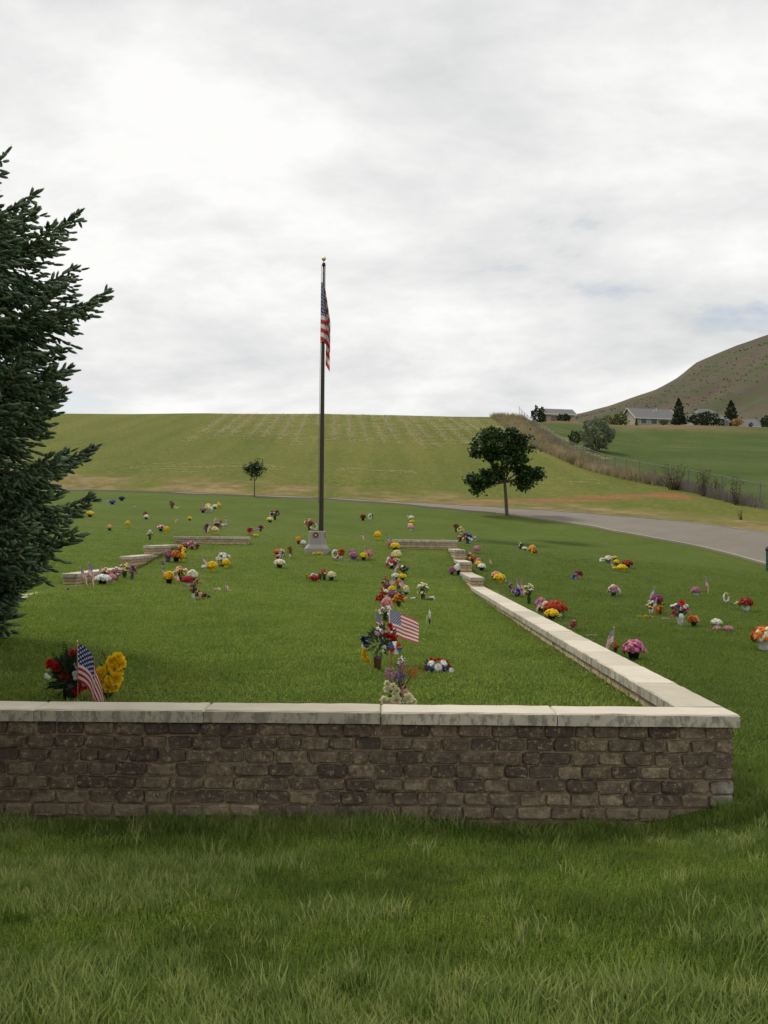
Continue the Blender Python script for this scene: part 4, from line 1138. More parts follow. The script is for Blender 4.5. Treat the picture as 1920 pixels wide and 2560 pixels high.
def cloth(name, W, Hh, side, droop, folds, amp, seed, parent, loc, nu=16, nv=10, squeeze=1.0):
    """hoist along local z (top at 0), fly to side*x, hanging down by the droop angle"""
    r_ = random.Random(seed); ph = r_.uniform(0, 6.28); k2 = r_.uniform(.6, 1.2)
    vs, uvs, fs = [], [], []
    for j in range(nv + 1):
        for i in range(nu + 1):
            u_, v_ = i / nu, j / nv                        # v 0 top
            a = R(droop) * (1 - .35 * (1 - u_) * (1 - v_)) * min(1, .35 + u_ * 1.4)
            x_ = side * W * u_ * math.cos(a) * squeeze + side * .10 * W * u_ * (v_ - .5) * math.sin(R(droop))
            z_ = -Hh * v_ * (1 - .10 * u_) - W * u_ * math.sin(a) * .92
            y_ = amp * W * u_ * math.sin(folds * (u_ * 6.28 + .6 * v_) + ph) + amp * .5 * W * u_ * math.sin(9 * v_ * k2 + ph * 2 + 5 * u_)
            x_ += side * amp * .35 * W * u_ * math.cos(folds * (u_ * 6.28) + ph + 3 * v_)
            vs.append((x_, y_, z_)); uvs.append((u_, 1 - v_))
    for j in range(nv):
        for i in range(nu):
            a = j * (nu + 1) + i; fs.append((a, a + 1, a + nu + 2, a + nu + 1))
    mb = MB(); mb.add(vs, fs); me = mb.mesh('cloth', FLAGM, True)
    ul = me.uv_layers.new(name='UVMap')
    for lp in me.loops: ul.data[lp.index].uv = uvs[lp.vertex_index]
    return link(name, me, parent, loc)
def stick_flag(label, x, y, cw, h, side, lean, droop, seed, stick_mat=None, folds=None, amp=None, fly=None, hoist=None, rz=None):
    r_ = random.Random(seed)
    t = thing('small_flag', label, 'flag', (x, y, Hz(x, y)), r_.uniform(-.25, .25) if rz is None else rz)
    t.rotation_euler = (r_.uniform(-.06, .06), lean, t.rotation_euler.z)
    s_ = MB(); rr_ = max(.0035, h * .007)
    s_.tube([(0, 0, -.03), (0, 0, h * .97)], [rr_, rr_], 6); s_.obj('stick', stick_mat or STICK, t, True)
    p_ = MB(); p_.lathe([(rr_ * .9, 0), (rr_ * 1.6, rr_ * 1.5), (rr_ * 1.5, rr_ * 3), (.0005, rr_ * 6)], 8); p_.obj('finial', GOLDP, t, True, loc=(0, 0, h * .965))
    hs = hoist or h * .42
    fl_ = fly or hs * 1.5
    sq = min(1.0, cw / max(.01, fl_ * math.cos(R(droop)) + .2 * fl_))
    cloth('cloth', fl_, hs, side, droop, folds or r_.uniform(.9, 1.5), amp if amp is not None else .10, seed, t, (0, 0, h * .955), squeeze=max(.45, sq))
    return t

# ---------------------------------------------------------------- flowers
CLR = dict(yellow=(.80, .56, .02), gold=(.76, .38, .02), orange=(.72, .20, .025), red=(.52, .018, .02), darkred=(.20, .016, .018), rust=(.36, .075, .015), pink=(.66, .27, .32),
           magenta=(.46, .10, .27), mauve=(.38, .19, .24), purple=(.17, .07, .26), lavender=(.42, .34, .56), blue=(.05, .10, .40), navy=(.022, .03, .14), white=(.78, .78, .73),
           cream=(.76, .72, .50), peach=(.74, .40, .24), paleyellow=(.78, .68, .24), black=(.03, .03, .03), green=(.045, .075, .02), brown=(.10, .055, .035))
def petal(c): return plain('petal_' + c, CLR[c], .75, .2, .22, .25)
POT = {k: plain('pot_' + k, v, .4, .45, .12) for k, v in dict(green=(.03, .055, .03), black=(.025, .025, .025), brown=(.085, .045, .03), yellow=(.72, .52, .02), white=(.70, .70, .68), pink=(.62, .33, .33), purple=(.16, .07, .25), blue=(.04, .07, .26), red=(.45, .03, .03), lavender=(.45, .36, .5)).items()}
GREENL = plain('flower_leaf', (.040, .068, .020), .7, .25, .35, .2)
def T_puff(seed):
    r_ = random.Random(seed); v, f = [(0, 0, .42)], []
    for k in range(7):
        a = 6.283 * k / 7 + r_.uniform(-.1, .1); v.append((.5 * math.cos(a), .5 * math.sin(a), .36 + r_.uniform(-.06, .08)))
    for k in range(7):
        a = 6.283 * (k + .5) / 7 + r_.uniform(-.1, .1); q = r_.uniform(.85, 1.12); v.append((q * math.cos(a), q * math.sin(a), r_.uniform(-.1, .12)))
    for k in range(7):
        f += [(0, 1 + k, 1 + (k + 1) % 7), (1 + k, 8 + k, 1 + (k + 1) % 7), (1 + k, 8 + (k - 1) % 7, 8 + k)]
    return v, f
def T_rose(seed):
    r_ = random.Random(seed); v, f = [], []
    for rad, hh, n, tilt in ((1.0, .30, 6, .5), (.86, .62, 5, .0), (.62, .80, 5, -.8), (.34, .86, 4, -.9)):
        a0 = r_.uniform(0, 6.28)
        for k in range(n):
            a = a0 + 6.283 * k / n; wd = 4.6 / n
            b = len(v)
            for t, (rr_, z_) in enumerate(((.18, -.25), (rad * .72, hh * .35), (rad * (1 + tilt * .12), hh))):
                for s_ in (-1, 0, 1):
                    aa = a + s_ * wd * (.55, .62, .5)[t]
                    q = rr_ * (1.06 if s_ == 0 else .94) * r_.uniform(.95, 1.05)
                    v.append((q * math.cos(aa), q * math.sin(aa), z_ - (.10 if s_ and t == 2 else 0) + r_.uniform(-.03, .03)))
            for t in range(2):
                for s_ in range(2):
                    i = b + t * 3 + s_; f.append((i, i + 1, i + 4, i + 3))
    return v, f
def T_daisy(n=17):
    v, f = [], []
    for lay, (ln, z_) in enumerate(((1.0, 0.0), (.78, .10))):
        for k in range(n):
            a = 6.283 * (k + .5 * lay) / n; b = len(v); wd = .13
            ca, sa = math.cos(a), math.sin(a)
            for t, ww in ((.12, .05), (.6, wd), (1.0, .05)):
                zz = z_ + .16 * t - .14 * t * t
                v += [(ca * t * ln - sa * ww, sa * t * ln + ca * ww, zz), (ca * t * ln + sa * ww, sa * t * ln - ca * ww, zz)]
            f += [(b, b + 1, b + 3, b + 2), (b + 2, b + 3, b + 5, b + 4)]
    return v, f
PUFF = [T_puff(k) for k in range(4)]; ROSE = [T_rose(k) for k in range(4)]; DAISY = T_daisy()
def aim(p, d, s_, spin=0.0):
    return Matrix.Translation(p) @ d.to_track_quat('Z', 'Y').to_matrix().to_4x4() @ Matrix.Rotation(spin, 4, 'Z') @ Matrix.Scale(s_, 4)
def leafblade(mb, p, d, L, w, r_):
    d = d.normalized(); s_ = d.cross(Vector((r_.gauss(0, 1), r_.gauss(0, 1), r_.gauss(0, 1)))).normalized() * w
    n_ = d.cross(s_).normalized()
    m_ = p + d * L * .5 + n_ * L * .08; e_ = p + d * L
    mb.add([p, m_ - s_, e_, m_ + s_], [(0, 1, 2, 3)])
def mum(label, x, y, w, h, cols, pot, seed):
    r_ = random.Random(seed); cols = cols.split()
    z0 = Hz(x, y)
    t = thing('potted_flowers', label, 'flowers', (x, y, z0 - .01), r_.uniform(0, 6.28))
    ph = min(h * .42, w * .55); pr = w * .25
    pb = MB()
    if pot in ('yellow', 'pink', 'purple', 'white', 'lavender'):      # foil wrap, crimped flaring rim
        n = 14
        prof = [(pr * .80, 0), (pr * .9, ph * .5), (pr * 1.0, ph * .85), (pr * 1.28, ph * 1.12)]
        vs = []
        for k2, (q, zz) in enumerate(prof):
            for k in range(n):
                a = 6.283 * k / n; j = 1 + (.06 + .07 * k2) * math.sin(k * 3.7 + seed) * (k2 > 0)
                vs.append((q * j * math.cos(a), q * j * math.sin(a), zz + (ph * .10 * math.sin(k * 5.1 + seed) if k2 == 3 else 0)))
        pb.add(vs, [(i * n + k, i * n + (k + 1) % n, (i + 1) * n + (k + 1) % n, (i + 1) * n + k) for i in range(3) for k in range(n)] + [tuple(range(n))[::-1]])
    else:
        pb.lathe([(pr * .72, 0), (pr * .95, ph * .86), (pr * 1.06, ph * .86), (pr * 1.06, ph), (pr * .9, ph), (pr * .85, ph * .9)], 14)
    pb.obj('pot', POT[pot], t, True)
    fo = MB(); zc = ph + (h - ph) * .22; rz_ = max(h - zc, .02); R0 = w / 2
    for _ in range(90):
        a = r_.uniform(0, 6.283); e_ = math.asin(r_.uniform(-.45, .95)); k = r_.uniform(.55, .97)
        d = Vector((math.cos(a) * math.cos(e_), math.sin(a) * math.cos(e_), math.sin(e_)))
        leafblade(fo, Vector((d.x * R0 * k * .8, d.y * R0 * k * .8, zc + d.z * rz_ * k * .8)), d + Vector((r_.gauss(0, .5), r_.gauss(0, .5), r_.gauss(0, .5))), w * .16, w * .04, r_)
    fo.obj('foliage', GREENL, t, kind='stuff')
    n = int(min(150, 45 + 260 * w)); bl = {c_: MB() for c_ in cols}
    bs = max(w * .095, .011)
    for k in range(n):
        a = k * 2.39996 + r_.uniform(-.3, .3); sz = 1 - (k + .5) / n * 1.12
        e_ = math.asin(max(-.3, min(1, sz)))
        q = r_.uniform(.84, 1.06)
        d = Vector((math.cos(a) * math.cos(e_), math.sin(a) * math.cos(e_), math.sin(e_)))
        p = Vector((d.x * (R0 - bs * .5) * q, d.y * (R0 - bs * .5) * q, zc + d.z * (rz_ - bs * .3) * q))
        c_ = cols[0] if len(cols) == 1 else (r_.choice(cols) if len(set(cols)) < 3 else cols[int((math.sin(a * .5 + seed) * .5 + .5) * len(cols)) % len(cols)])
        bl[c_].tmpl(PUFF[k % 4], aim(p, (d + Vector((r_.gauss(0, .25), r_.gauss(0, .25), .25))).normalized(), bs * r_.uniform(.8, 1.25), r_.uniform(0, 6)))
    for c_, mb in bl.items():
        if mb.v: mb.obj('blooms', petal(c_), t, kind='stuff')
    return t
def bunch(label, x, y, w, h, cols, pot, seed, heads=None, big=False, flat=1.0):
    r_ = random.Random(seed); cols = cols.split()
    t = thing('bouquet', label, 'flowers', (x, y, Hz(x, y) - .01), r_.uniform(0, 6.28))
    ph = h * .34; pr = min(w * .2, .06)
    pb = MB(); pb.lathe([(pr * .7, 0), (pr * .8, ph * .5), (pr, ph * .97), (pr * 1.05, ph), (pr * .85, ph), (pr * .8, ph * .92)], 12); pb.obj('vase', POT.get(pot, POT['green']), t, True)
    fo = MB(); stm = MB(); bl = {c_: MB() for c_ in set(cols)}
    n = heads or int(min(34, 13 + 55 * w)); bs = max(w * (.15 if not big else .2), .014)
    for k in range(n):
        a = r_.uniform(0, 6.283); q = r_.random() ** .55
        px_, py_ = math.cos(a) * w * .46 * q, math.sin(a) * w * .46 * q
        zz = h * (1 - .42 * q * q * r_.uniform(.5, 1.1) - .30 * r_.random() ** 1.6) - bs * .4
        p = Vector((px_, py_, max(zz, ph * .7)))
        stm.tube([(0, 0, ph * .8), (px_ * .55, py_ * .55, (ph + zz) * .5), p], [max(.0025, w * .008)] * 3, 4, cap=False)
        c_ = cols[k % len(cols)]
        d = (p - Vector((0, 0, ph * .6))).normalized() + Vector((r_.gauss(0, .25), r_.gauss(0, .25), r_.gauss(0, .2) - .1))
        bl[c_].tmpl((ROSE if r_.random() < .6 else PUFF)[k % 4], aim(p, d.normalized(), bs * r_.uniform(.65, 1.15), r_.uniform(0, 6)))
    for _ in range(46):
        a = r_.uniform(0, 6.283); q = r_.random() ** .5; zz = r_.uniform(ph, h * .92)
        d = Vector((math.cos(a) * q, math.sin(a) * q, r_.uniform(.1, 1.1)))
        leafblade(fo, Vector((math.cos(a) * w * .3 * q, math.sin(a) * w * .3 * q, ph + (zz - ph) * .7)), d, w * r_.uniform(.16, .34), w * .035, r_)
    stm.obj('stems', GREENL, t); fo.obj('foliage', GREENL, t, kind='stuff')
    for c_, mb in bl.items():
        if mb.v: mb.obj('blooms', petal(c_), t, kind='stuff')
    return t
def spray(label, x, y, w, h, cols, seed):
    r_ = random.Random(seed); cols = cols.split()
    t = thing('flower_spray', label, 'flowers', (x, y, Hz(x, y)), r_.uniform(-.2, .2))
    bl = {c_: MB() for c_ in set(cols)}; fo = MB(); bs = max(h * .34, .013)
    n = max(7, int(w / bs * 1.5))
    for k in range(n):
        p = Vector((r_.uniform(-.45, .45) * w, r_.uniform(-.16, .16) * w, bs * .35 + max(0, h - bs) * r_.random() ** 1.3))
        c_ = cols[min(len(cols) - 1, int((p.x / w + .5) * len(cols)))] if r_.random() < .7 else r_.choice(cols)
        bl[c_].tmpl((ROSE if k % 2 else PUFF)[k % 4], aim(p, Vector((r_.gauss(0, .5), r_.gauss(-.3, .5), 1)).normalized(), bs * r_.uniform(.7, 1.1), r_.uniform(0, 6)))
        leafblade(fo, p - Vector((0, 0, bs * .3)), Vector((r_.gauss(0, 1), r_.gauss(0, 1), .2)), bs * 1.8, bs * .3, r_)
    fo.obj('foliage', GREENL, t, kind='stuff')
    for c_, mb in bl.items():
        if mb.v: mb.obj('blooms', petal(c_), t, kind='stuff')
    return t
WIREST = plain('wire_stand', (.12, .14, .10), .6, .4, .1)
def wreath(label, x, y, w, h, cols, seed):
    r_ = random.Random(seed); cols = cols.split()
    t = thing('wreath', label, 'wreath', (x, y, Hz(x, y)), R(28) + r_.uniform(-.1, .1))
    rg_ = MB(); Ro = min(w, h) * .40; ri = Ro * .27; cz = h * .52
    for k in range(46):
        a = 6.283 * k / 46; b = r_.uniform(-1.6, 1.6)
        d = Vector((math.cos(a) * math.cos(b), -abs(math.sin(b)) * .6 - .4, math.sin(a) * math.cos(b)))
        p = Vector((math.cos(a) * Ro, 0, cz + math.sin(a) * Ro * 1.15)) + d * ri * .5
        rg_.tmpl(PUFF[k % 4], aim(p, d.normalized(), ri * r_.uniform(.8, 1.1), r_.uniform(0, 6)))
    core = [(math.cos(6.283 * k / 20) * Ro, 0, cz + math.sin(6.283 * k / 20) * Ro * 1.15) for k in range(21)]
    rg_.tube(core, [ri * .8] * 21, 7, cap=False)
    rg_.obj('ring', petal(cols[0]), t)
    s_ = MB()
    for q in (-1, 1): s_.tube([(q * Ro * .6, .06 * h, -.02), (q * Ro * .3, .01, cz + Ro)], [.004, .004], 5)
    s_.tube([(0, .5 * h, -.02), (0, .01, cz + Ro)], [.004, .004], 5); s_.obj('stand', WIREST, t)
    if len(cols) > 1:
        bl = {c_: MB() for c_ in cols[1:]}
        for k in range(16):
            c_ = cols[1 + k % (len(cols) - 1)]
            top = c_ == 'yellow'
            a = r_.uniform(.9, 2.2) if top else r_.uniform(-1.5, 1.0)
            p = Vector((math.cos(a) * Ro * 1.1, -ri * .9, cz + math.sin(a) * Ro * 1.25))
            bl[c_].tmpl(ROSE[k % 4], aim(p, Vector((r_.gauss(0, .4), -1, r_.gauss(.2, .4))).normalized(), Ro * .26 * r_.uniform(.7, 1.2)))
        for c_, mb in bl.items(): mb.obj('blooms', petal(c_), t, kind='stuff')
    return t
m = NM('marker_granite', .6, .4); m.col(m.mix(m.noise(90, 4, .7), (.15, .135, .115), (.27, .24, .205))); GRAN = m.mat
BRONZE = NM('bronze_plaque', .45, .5); BRONZE.b.inputs['Metallic'].default_value = .5; BRONZE.col((.13, .075, .045)); BRONZE = BRONZE.mat
def marker(label, x, y, w, seed):
    t = thing('grave_marker', label, 'grave marker', (x, y, Hz(x, y)))
    g_ = MB(); d = max(.16, w * .5); g_.box(-w / 2, w / 2, -d / 2, d / 2, -.06, .014, 0, .005); g_.obj('stone', GRAN, t)
    p_ = MB(); p_.box(-w * .38, w * .38, -d * .34, d * .34, .0145, .019, 0, .002); p_.obj('plaque', BRONZE if seed % 2 else GRAN, t)
    return t
PLASTIC = plain('white_plastic', (.74, .74, .73), .45, .4, .05)
def cup(label, x, y, w, h, seed):
    t = thing('fallen_cup', label, 'cup', (x, y, Hz(x, y) + h * .5), R(12 if seed % 2 else -25))
    c_ = MB(); r1, r2 = h * .38, h * .5
    c_.lathe([(r1 * .9, .004), (r1, 0), (r2, w), (r2 * 1.06, w), (r2 * 1.06, w * 1.02), (r2 * .94, w), (r1 * .9, .006)], 14, cap=False)
    c_.lathe([(r1, .001), (0.0005, .002)], 14, cap=False)
    o_ = c_.obj('cup_body', PLASTIC, t, True); o_.rotation_euler = (0, R(84), 0); o_.location = (-w / 2, 0, 0)
    l_ = MB(); l_.tube([(r2 * 1.05 * math.cos(a), r2 * 1.05 * math.sin(a), w * 1.01) for a in np.linspace(0, 6.283, 15)], [h * .035] * 15, 5, cap=False)
    o_ = l_.obj('rim', PLASTIC, t, True); o_.rotation_euler = (0, R(84), 0); o_.location = (-w / 2, 0, 0)
    return t
# kind, x, y, width, height, colours (or flag: side, lean, droop), pot, label
FLOWERS = [
    ('flag', -13.08, 51.10, 0.087, 0.208, (1, 0.1, 60), '', 'tiny faded flag left of the two blue clumps on the far lawn'),
    ('mum', -12.56, 50.05, 0.334, 0.209, 'blue', 'black', 'mid blue flower clump on the far lawn beside a tiny faded flag'),
    ('mum', -12.93, 53.35, 0.312, 0.223, 'navy', 'black', 'dark navy flower clump farthest up the left lawn'),
    ('flag', -13.56, 56.80, 0.070, 0.168, (1, 0.35, 60), '', 'tiny leaning pale flag right of the navy clump on the far lawn'),
    ('marker', -10.92, 47.75, 0.388, 0.000, '', '', 'flat grave marker with pale pink flowers on it, far left lawn'),
    ('spray', -10.98, 47.70, 0.239, 0.080, 'pink white', '', 'pale pink flowers lying on a far left grave marker'),
    ('bunch', -11.31, 40.45, 0.203, 0.270, 'lavender lavender', 'green', 'lavender bouquet left of the yellow mum beside the spruce'),
    ('mum', -11.03, 40.65, 0.322, 0.221, 'yellow', 'black', 'yellow mum nearest the spruce on the upper left lawn'),
    ('bunch', -11.59, 40.05, 0.234, 0.234, 'white black', 'white', 'white flowers peeping out from behind the spruce tip'),
    ('mum', -8.86, 40.35, 0.202, 0.185, 'white', 'brown', 'low white mum with red poppies rising behind it'),
    ('bunch', -8.99, 40.80, 0.187, 0.272, 'red', 'green', 'red poppies standing behind a low white mum'),
    ('mum', -8.33, 35.25, 0.191, 0.235, 'yellow', 'yellow', 'yellow potted mum standing alone on the upper left lawn'),
    ('mum', -8.47, 33.45, 0.195, 0.195, 'peach', 'black', 'peach mum in a dark pot, leftmost lone pot on the upper lawn'),
    ('bunch', -6.69, 31.00, 0.194, 0.298, 'white white paleyellow', 'green', 'slender white lilies left above the left back wall'),
    ('spray', -8.23, 28.20, 0.082, 0.059, 'pink', '', 'small pink posy close to the spruce on the left lawn'),
    ('spray', -5.46, 18.70, 0.125, 0.070, 'purple lavender', '', 'violet flowers on the grass under the spruce boughs'),
    ('flag', -5.23, 19.25, 0.213, 0.483, (1, -0.02, 72), '', 'big drooping flag in front of the left side wall'),
    ('flag', -5.23, 19.05, 0.183, 0.422, (1, -0.28, 76), '', 'second limp flag crossing the big one by the left side wall'),
    ('flag', -5.64, 21.70, 0.096, 0.272, (-1, -0.06, 70), '', 'small flag on a stick above the white mums at the left wall'),
    ('mum', -5.27, 20.35, 0.323, 0.204, 'white', 'black', 'broad white mum at the foot of the left side wall'),
    ('mum', -5.25, 20.95, 0.210, 0.182, 'pink', 'pink', 'low pink mum right of the white mum by the left wall'),
    ('bunch', -5.31, 21.55, 0.225, 0.292, 'pink pink white', 'green', 'pink and white roses midway along the left wall row'),
    ('bunch', -5.36, 22.45, 0.244, 0.341, 'cream paleyellow cream', 'green', 'cream lilies rising over the left wall flower row'),
    ('bunch', -5.11, 22.05, 0.202, 0.311, 'pink mauve purple', 'purple', 'pink and purple bouquet at the right end of the left wall row'),
    ('bunch', -5.65, 22.00, 0.239, 0.239, 'paleyellow pink cream', 'green', 'pale yellow bouquet behind the white mum at the left wall'),
    ('marker', -5.63, 19.75, 0.146, 0.000, '', '', 'pale flat slab by the left side wall near the spruce'),
    ('bunch', -9.52, 48.60, 0.264, 0.345, 'pink mauve darkred', 'brown', 'small pink and maroon bouquet high on the left lawn'),
    ('spray', -9.27, 48.35, 0.242, 0.121, 'cream', '', 'cream flowers lying beside the small pink and maroon bouquet'),
    ('mum', -8.00, 49.30, 0.288, 0.226, 'paleyellow', 'green', 'pale yellow mum at the back of the far centre-left cluster'),
    ('mum', -7.69, 49.20, 0.246, 0.205, 'white', 'green', 'white mum left of the bright yellow one in the far cluster'),
    ('mum', -7.57, 49.60, 0.228, 0.248, 'yellow', 'yellow', 'bright yellow mum under a flag in the far centre-left cluster'),
    ('flag', -7.73, 50.75, 0.169, 0.412, (-1, 0.0, 70), '', 'small flag over the bright yellow mum in the far cluster'),
    ('mum', -7.74, 46.35, 0.290, 0.251, 'mauve', 'black', 'dusty pink mum at the front left of the far cluster'),
    ('bunch', -7.57, 46.80, 0.352, 0.293, 'white paleyellow white', 'white', 'white daisies beside the dusty pink mum in the far cluster'),
    ('flag', -7.27, 38.05, 0.141, 0.295, (-1, 0.08, 68), '', 'small flag standing alone on the upper left lawn'),
    ('mum', -7.32, 40.80, 0.170, 0.153, 'yellow', 'brown', 'tiny yellow mum standing alone in the upper left lawn'),
    ('mum', -7.05, 34.25, 0.243, 0.214, 'red white', 'black', 'red mum edged with white beside a yellow pot on the left lawn'),
    ('mum', -6.70, 33.45, 0.181, 0.223, 'yellow', 'yellow', 'yellow foil-potted mum beside the red and white one'),
    ('marker', -6.86, 35.30, 0.143, 0.000, '', '', 'little pale marker right of the yellow foil-potted mum'),
    ('bunch', -5.67, 34.65, 0.217, 0.289, 'darkred purple', 'black', 'dark maroon bouquet at the left of the upper centre-left group'),
    ('flag', -5.43, 34.00, 0.151, 0.352, (-1, -0.06, 62), '', 'flag standing before the maroon bouquet in the upper group'),
    ('mum', -5.28, 33.90, 0.240, 0.255, 'yellow yellow white', 'yellow', 'yellow mum in bright foil at the front of the upper group'),
    ('bunch', -5.61, 36.50, 0.305, 0.244, 'pink white mauve', 'green', 'pink and white bouquet in the middle of the upper group'),
    ('bunch', -6.05, 39.05, 0.147, 0.228, 'cream white', 'green', 'tall cream sprig at the back of the upper group'),
    ('bunch', -5.97, 39.65, 0.132, 0.165, 'orange', 'green', 'small orange posy at the back of the upper group'),
    ('spray', -5.60, 38.05, 0.270, 0.127, 'white lavender', '', 'white flowers on the grass at the right of the upper group'),
    ('flag', -5.66, 39.05, 0.144, 0.288, (-1, 0.0, 66), '', 'pink faded flag at the right end of the upper group'),
    ('bunch', -4.22, 34.15, 0.242, 0.257, 'red pink', 'pink', 'red and pink roses in a vase left above the left back wall'),
    ('mum', -4.16, 36.55, 0.183, 0.214, 'darkred', 'brown', 'dark maroon potted plant right of the red and pink roses'),
    ('mum', -4.20, 36.15, 0.136, 0.136, 'lavender', 'white', 'small lavender pot leaning by the dark maroon plant'),
    ('mum', -3.96, 33.55, 0.168, 0.112, 'yellow', 'yellow', 'small yellow clump below the dark maroon plant'),
    ('mum', -5.38, 29.45, 0.221, 0.184, 'magenta', 'black', 'magenta mum by the left back wall'),
    ('bunch', -5.18, 29.30, 0.245, 0.245, 'peach pink white', 'green', 'peach and pink bouquet against the left back wall'),
    ('flag', -5.19, 29.25, 0.086, 0.292, (1, 0.04, 74), '', 'small flag rising behind the peach bouquet at the left back wall'),
    ('bunch', -5.08, 29.50, 0.148, 0.148, 'darkred red', 'black', 'dark red posy right of the peach bouquet at the left back wall'),
    ('marker', -5.02, 30.05, 0.100, 0.000, '', '', 'small white plaque near the left back wall'),
    ('mum', -5.27, 26.50, 0.232, 0.310, 'mauve', 'purple', 'greyish mauve mum at the left of the left corner group'),
    ('mum', -5.07, 26.50, 0.288, 0.288, 'orange rust', 'black', 'big orange mum in the middle of the left corner group'),
    ('mum', -4.92, 26.55, 0.177, 0.266, 'yellow', 'yellow', 'yellow foil-potted mum at the right of the left corner group'),
    ('bunch', -5.14, 27.35, 0.297, 0.320, 'yellow purple gold', 'green', 'yellow and purple wildflowers behind the orange mum'),
    ('spray', -5.30, 25.95, 0.130, 0.087, 'purple mauve', '', 'small purple posy at the foot of the stepped left wall'),
    ('marker', -4.75, 26.55, 0.216, 0.000, '', '', 'flat tan marker right of the left corner group'),
    ('flag', -4.18, 25.15, 0.139, 0.334, (1, -0.06, 52), '', 'flag left of the big yellow foil-potted mum in the plot'),
    ('mum', -4.15, 25.05, 0.136, 0.125, 'white', 'white', 'small white flowers at the foot of the flag beside a yellow mum'),
    ('mum', -3.87, 24.50, 0.266, 0.256, 'yellow', 'yellow', 'big yellow mum in yellow foil, beside a flag on the left'),
    ('bunch', -3.87, 26.15, 0.316, 0.327, 'white white white', 'black', 'tall white daisies behind a yellow pot, right of the big yellow mum'),
    ('mum', -3.73, 25.70, 0.214, 0.236, 'yellow', 'yellow', 'yellow foil-potted mum in front of the tall white daisies'),
    ('flag', -4.39, 21.60, 0.112, 0.335, (1, -0.1, 70), '', 'leaning flag at the left end of the left foreground row'),
    ('mum', -4.17, 21.10, 0.247, 0.264, 'gold orange yellow', 'black', 'gold and orange mum right of the leaning flag'),
    ('flag', -4.01, 20.90, 0.139, 0.247, (1, -0.12, 48), '', 'flag hanging in front of the gold and orange mum'),
    ('bunch', -4.12, 21.95, 0.275, 0.330, 'paleyellow gold white peach', 'brown', 'tall mixed yellow bouquet behind the hanging flag'),
    ('mum', -3.74, 20.70, 0.233, 0.207, 'darkred red', 'white', 'dark red mum in a white wrapped pot in the left row'),
    ('mum', -3.83, 21.75, 0.236, 0.281, 'white cream', 'black', 'tall white mum behind the dark red one'),
    ('spray', -3.67, 21.55, 0.108, 0.108, 'rust pink', '', 'dried rusty flowers at the right end of the left row'),
    ('marker', -3.46, 20.95, 0.124, 0.000, '', '', 'flat brown marker right of the left row'),
    ('bunch', -3.12, 17.80, 0.134, 0.327, 'magenta purple pink navy', 'white', 'tall magenta and purple arrangement in a white vase'),
    ('bunch', -3.07, 17.90, 0.134, 0.164, 'red pink white', 'white', 'red and pink carnations beside the tall magenta arrangement'),
    ('spray', -2.95, 17.95, 0.180, 0.097, 'navy red red navy', '', 'navy and red posy lying in the plot grass'),
    ('spray', -3.04, 19.75, 0.148, 0.066, 'pink white', '', 'pink and white flowers lying left of a small flag'),
    ('flag', -2.88, 19.70, 0.087, 0.167, (1, 0.05, 45), '', 'small flag standing between pink flowers and a white plate'),
    ('marker', -2.82, 19.90, 0.103, 0.000, '', '', 'small white plate marker right of a small flag'),
    ('bunch', -4.41, 43.80, 0.366, 0.402, 'red white blue darkred', 'black', 'red, white and blue bouquet high on the lawn left of the flagpole'),
    ('mum', -4.40, 41.85, 0.279, 0.210, 'paleyellow', 'green', 'pale yellow mum below the red, white and blue bouquet'),
    ('bunch', -2.65, 38.60, 0.354, 0.419, 'pink paleyellow magenta', 'black', 'pink and yellow bouquet just left of the flagpole'),
    ('wreath', -2.47, 38.75, 0.210, 0.210, 'white', '', 'small white wreath leaning beside the flagpole'),
    ('mum', -2.47, 31.40, 0.170, 0.223, 'gold', 'brown', 'golden flowers in a dark vase left of the stone pedestal'),
    ('mum', -2.27, 30.70, 0.167, 0.192, 'white', 'pink', 'white mum in pink foil left of the stone pedestal'),
    ('spray', -1.74, 28.70, 0.287, 0.096, 'yellow', '', 'yellow flowers laid at the foot of the stone pedestal'),
    ('mum', -2.78, 28.40, 0.213, 0.166, 'orange', 'green', 'orange mum at the back of the cluster left of the pedestal'),
    ('bunch', -2.63, 28.15, 0.176, 0.211, 'white pink white', 'white', 'white and pink lilies right of the orange mum'),
    ('bunch', -2.64, 27.35, 0.217, 0.183, 'peach gold lavender', 'purple', 'peach and lavender posy in the middle of the same cluster'),
    ('mum', -2.51, 26.15, 0.295, 0.218, 'white white yellow', 'black', 'white mum with yellow edge in front of the orange cluster'),
    ('bunch', -2.41, 27.90, 0.151, 0.326, 'rust darkred', 'white', 'dark rusty foliage plant standing in a white pot'),
    ('wreath', -1.24, 27.85, 0.209, 0.291, 'white red orange', '', 'white ring wreath with red and orange flowers right of the pedestal'),
    ('bunch', -1.11, 28.05, 0.234, 0.281, 'red orange rust', 'white', 'orange and red bouquet right of the white ring wreath'),
    ('mum', -0.83, 28.95, 0.205, 0.169, 'mauve', 'green', 'dusty pink mum at the back, right of the orange bouquet'),
    ('mum', -0.77, 27.90, 0.256, 0.233, 'mauve', 'purple', 'larger dusty mauve mum in purple foil in front'),
    ('mum', -0.52, 27.95, 0.222, 0.210, 'yellow', 'green', 'yellow mum under a striped flag right of the pedestal'),
    ('flag', -0.50, 28.10, 0.104, 0.342, (1, 0.02, 78), '', 'flag rising behind a yellow and a salmon mum right of the pedestal'),
    ('mum', -0.35, 28.15, 0.211, 0.270, 'peach pink', 'pink', 'salmon pink mum at the right end of the pedestal row'),
    ('marker', -0.93, 27.85, 0.473, 0.000, '', '', 'long flat marker under the dusty pink mums'),
    ('mum', -0.89, 45.85, 0.268, 0.268, 'darkred', 'black', 'dark red mum on a stand high on the lawn right of the pole'),
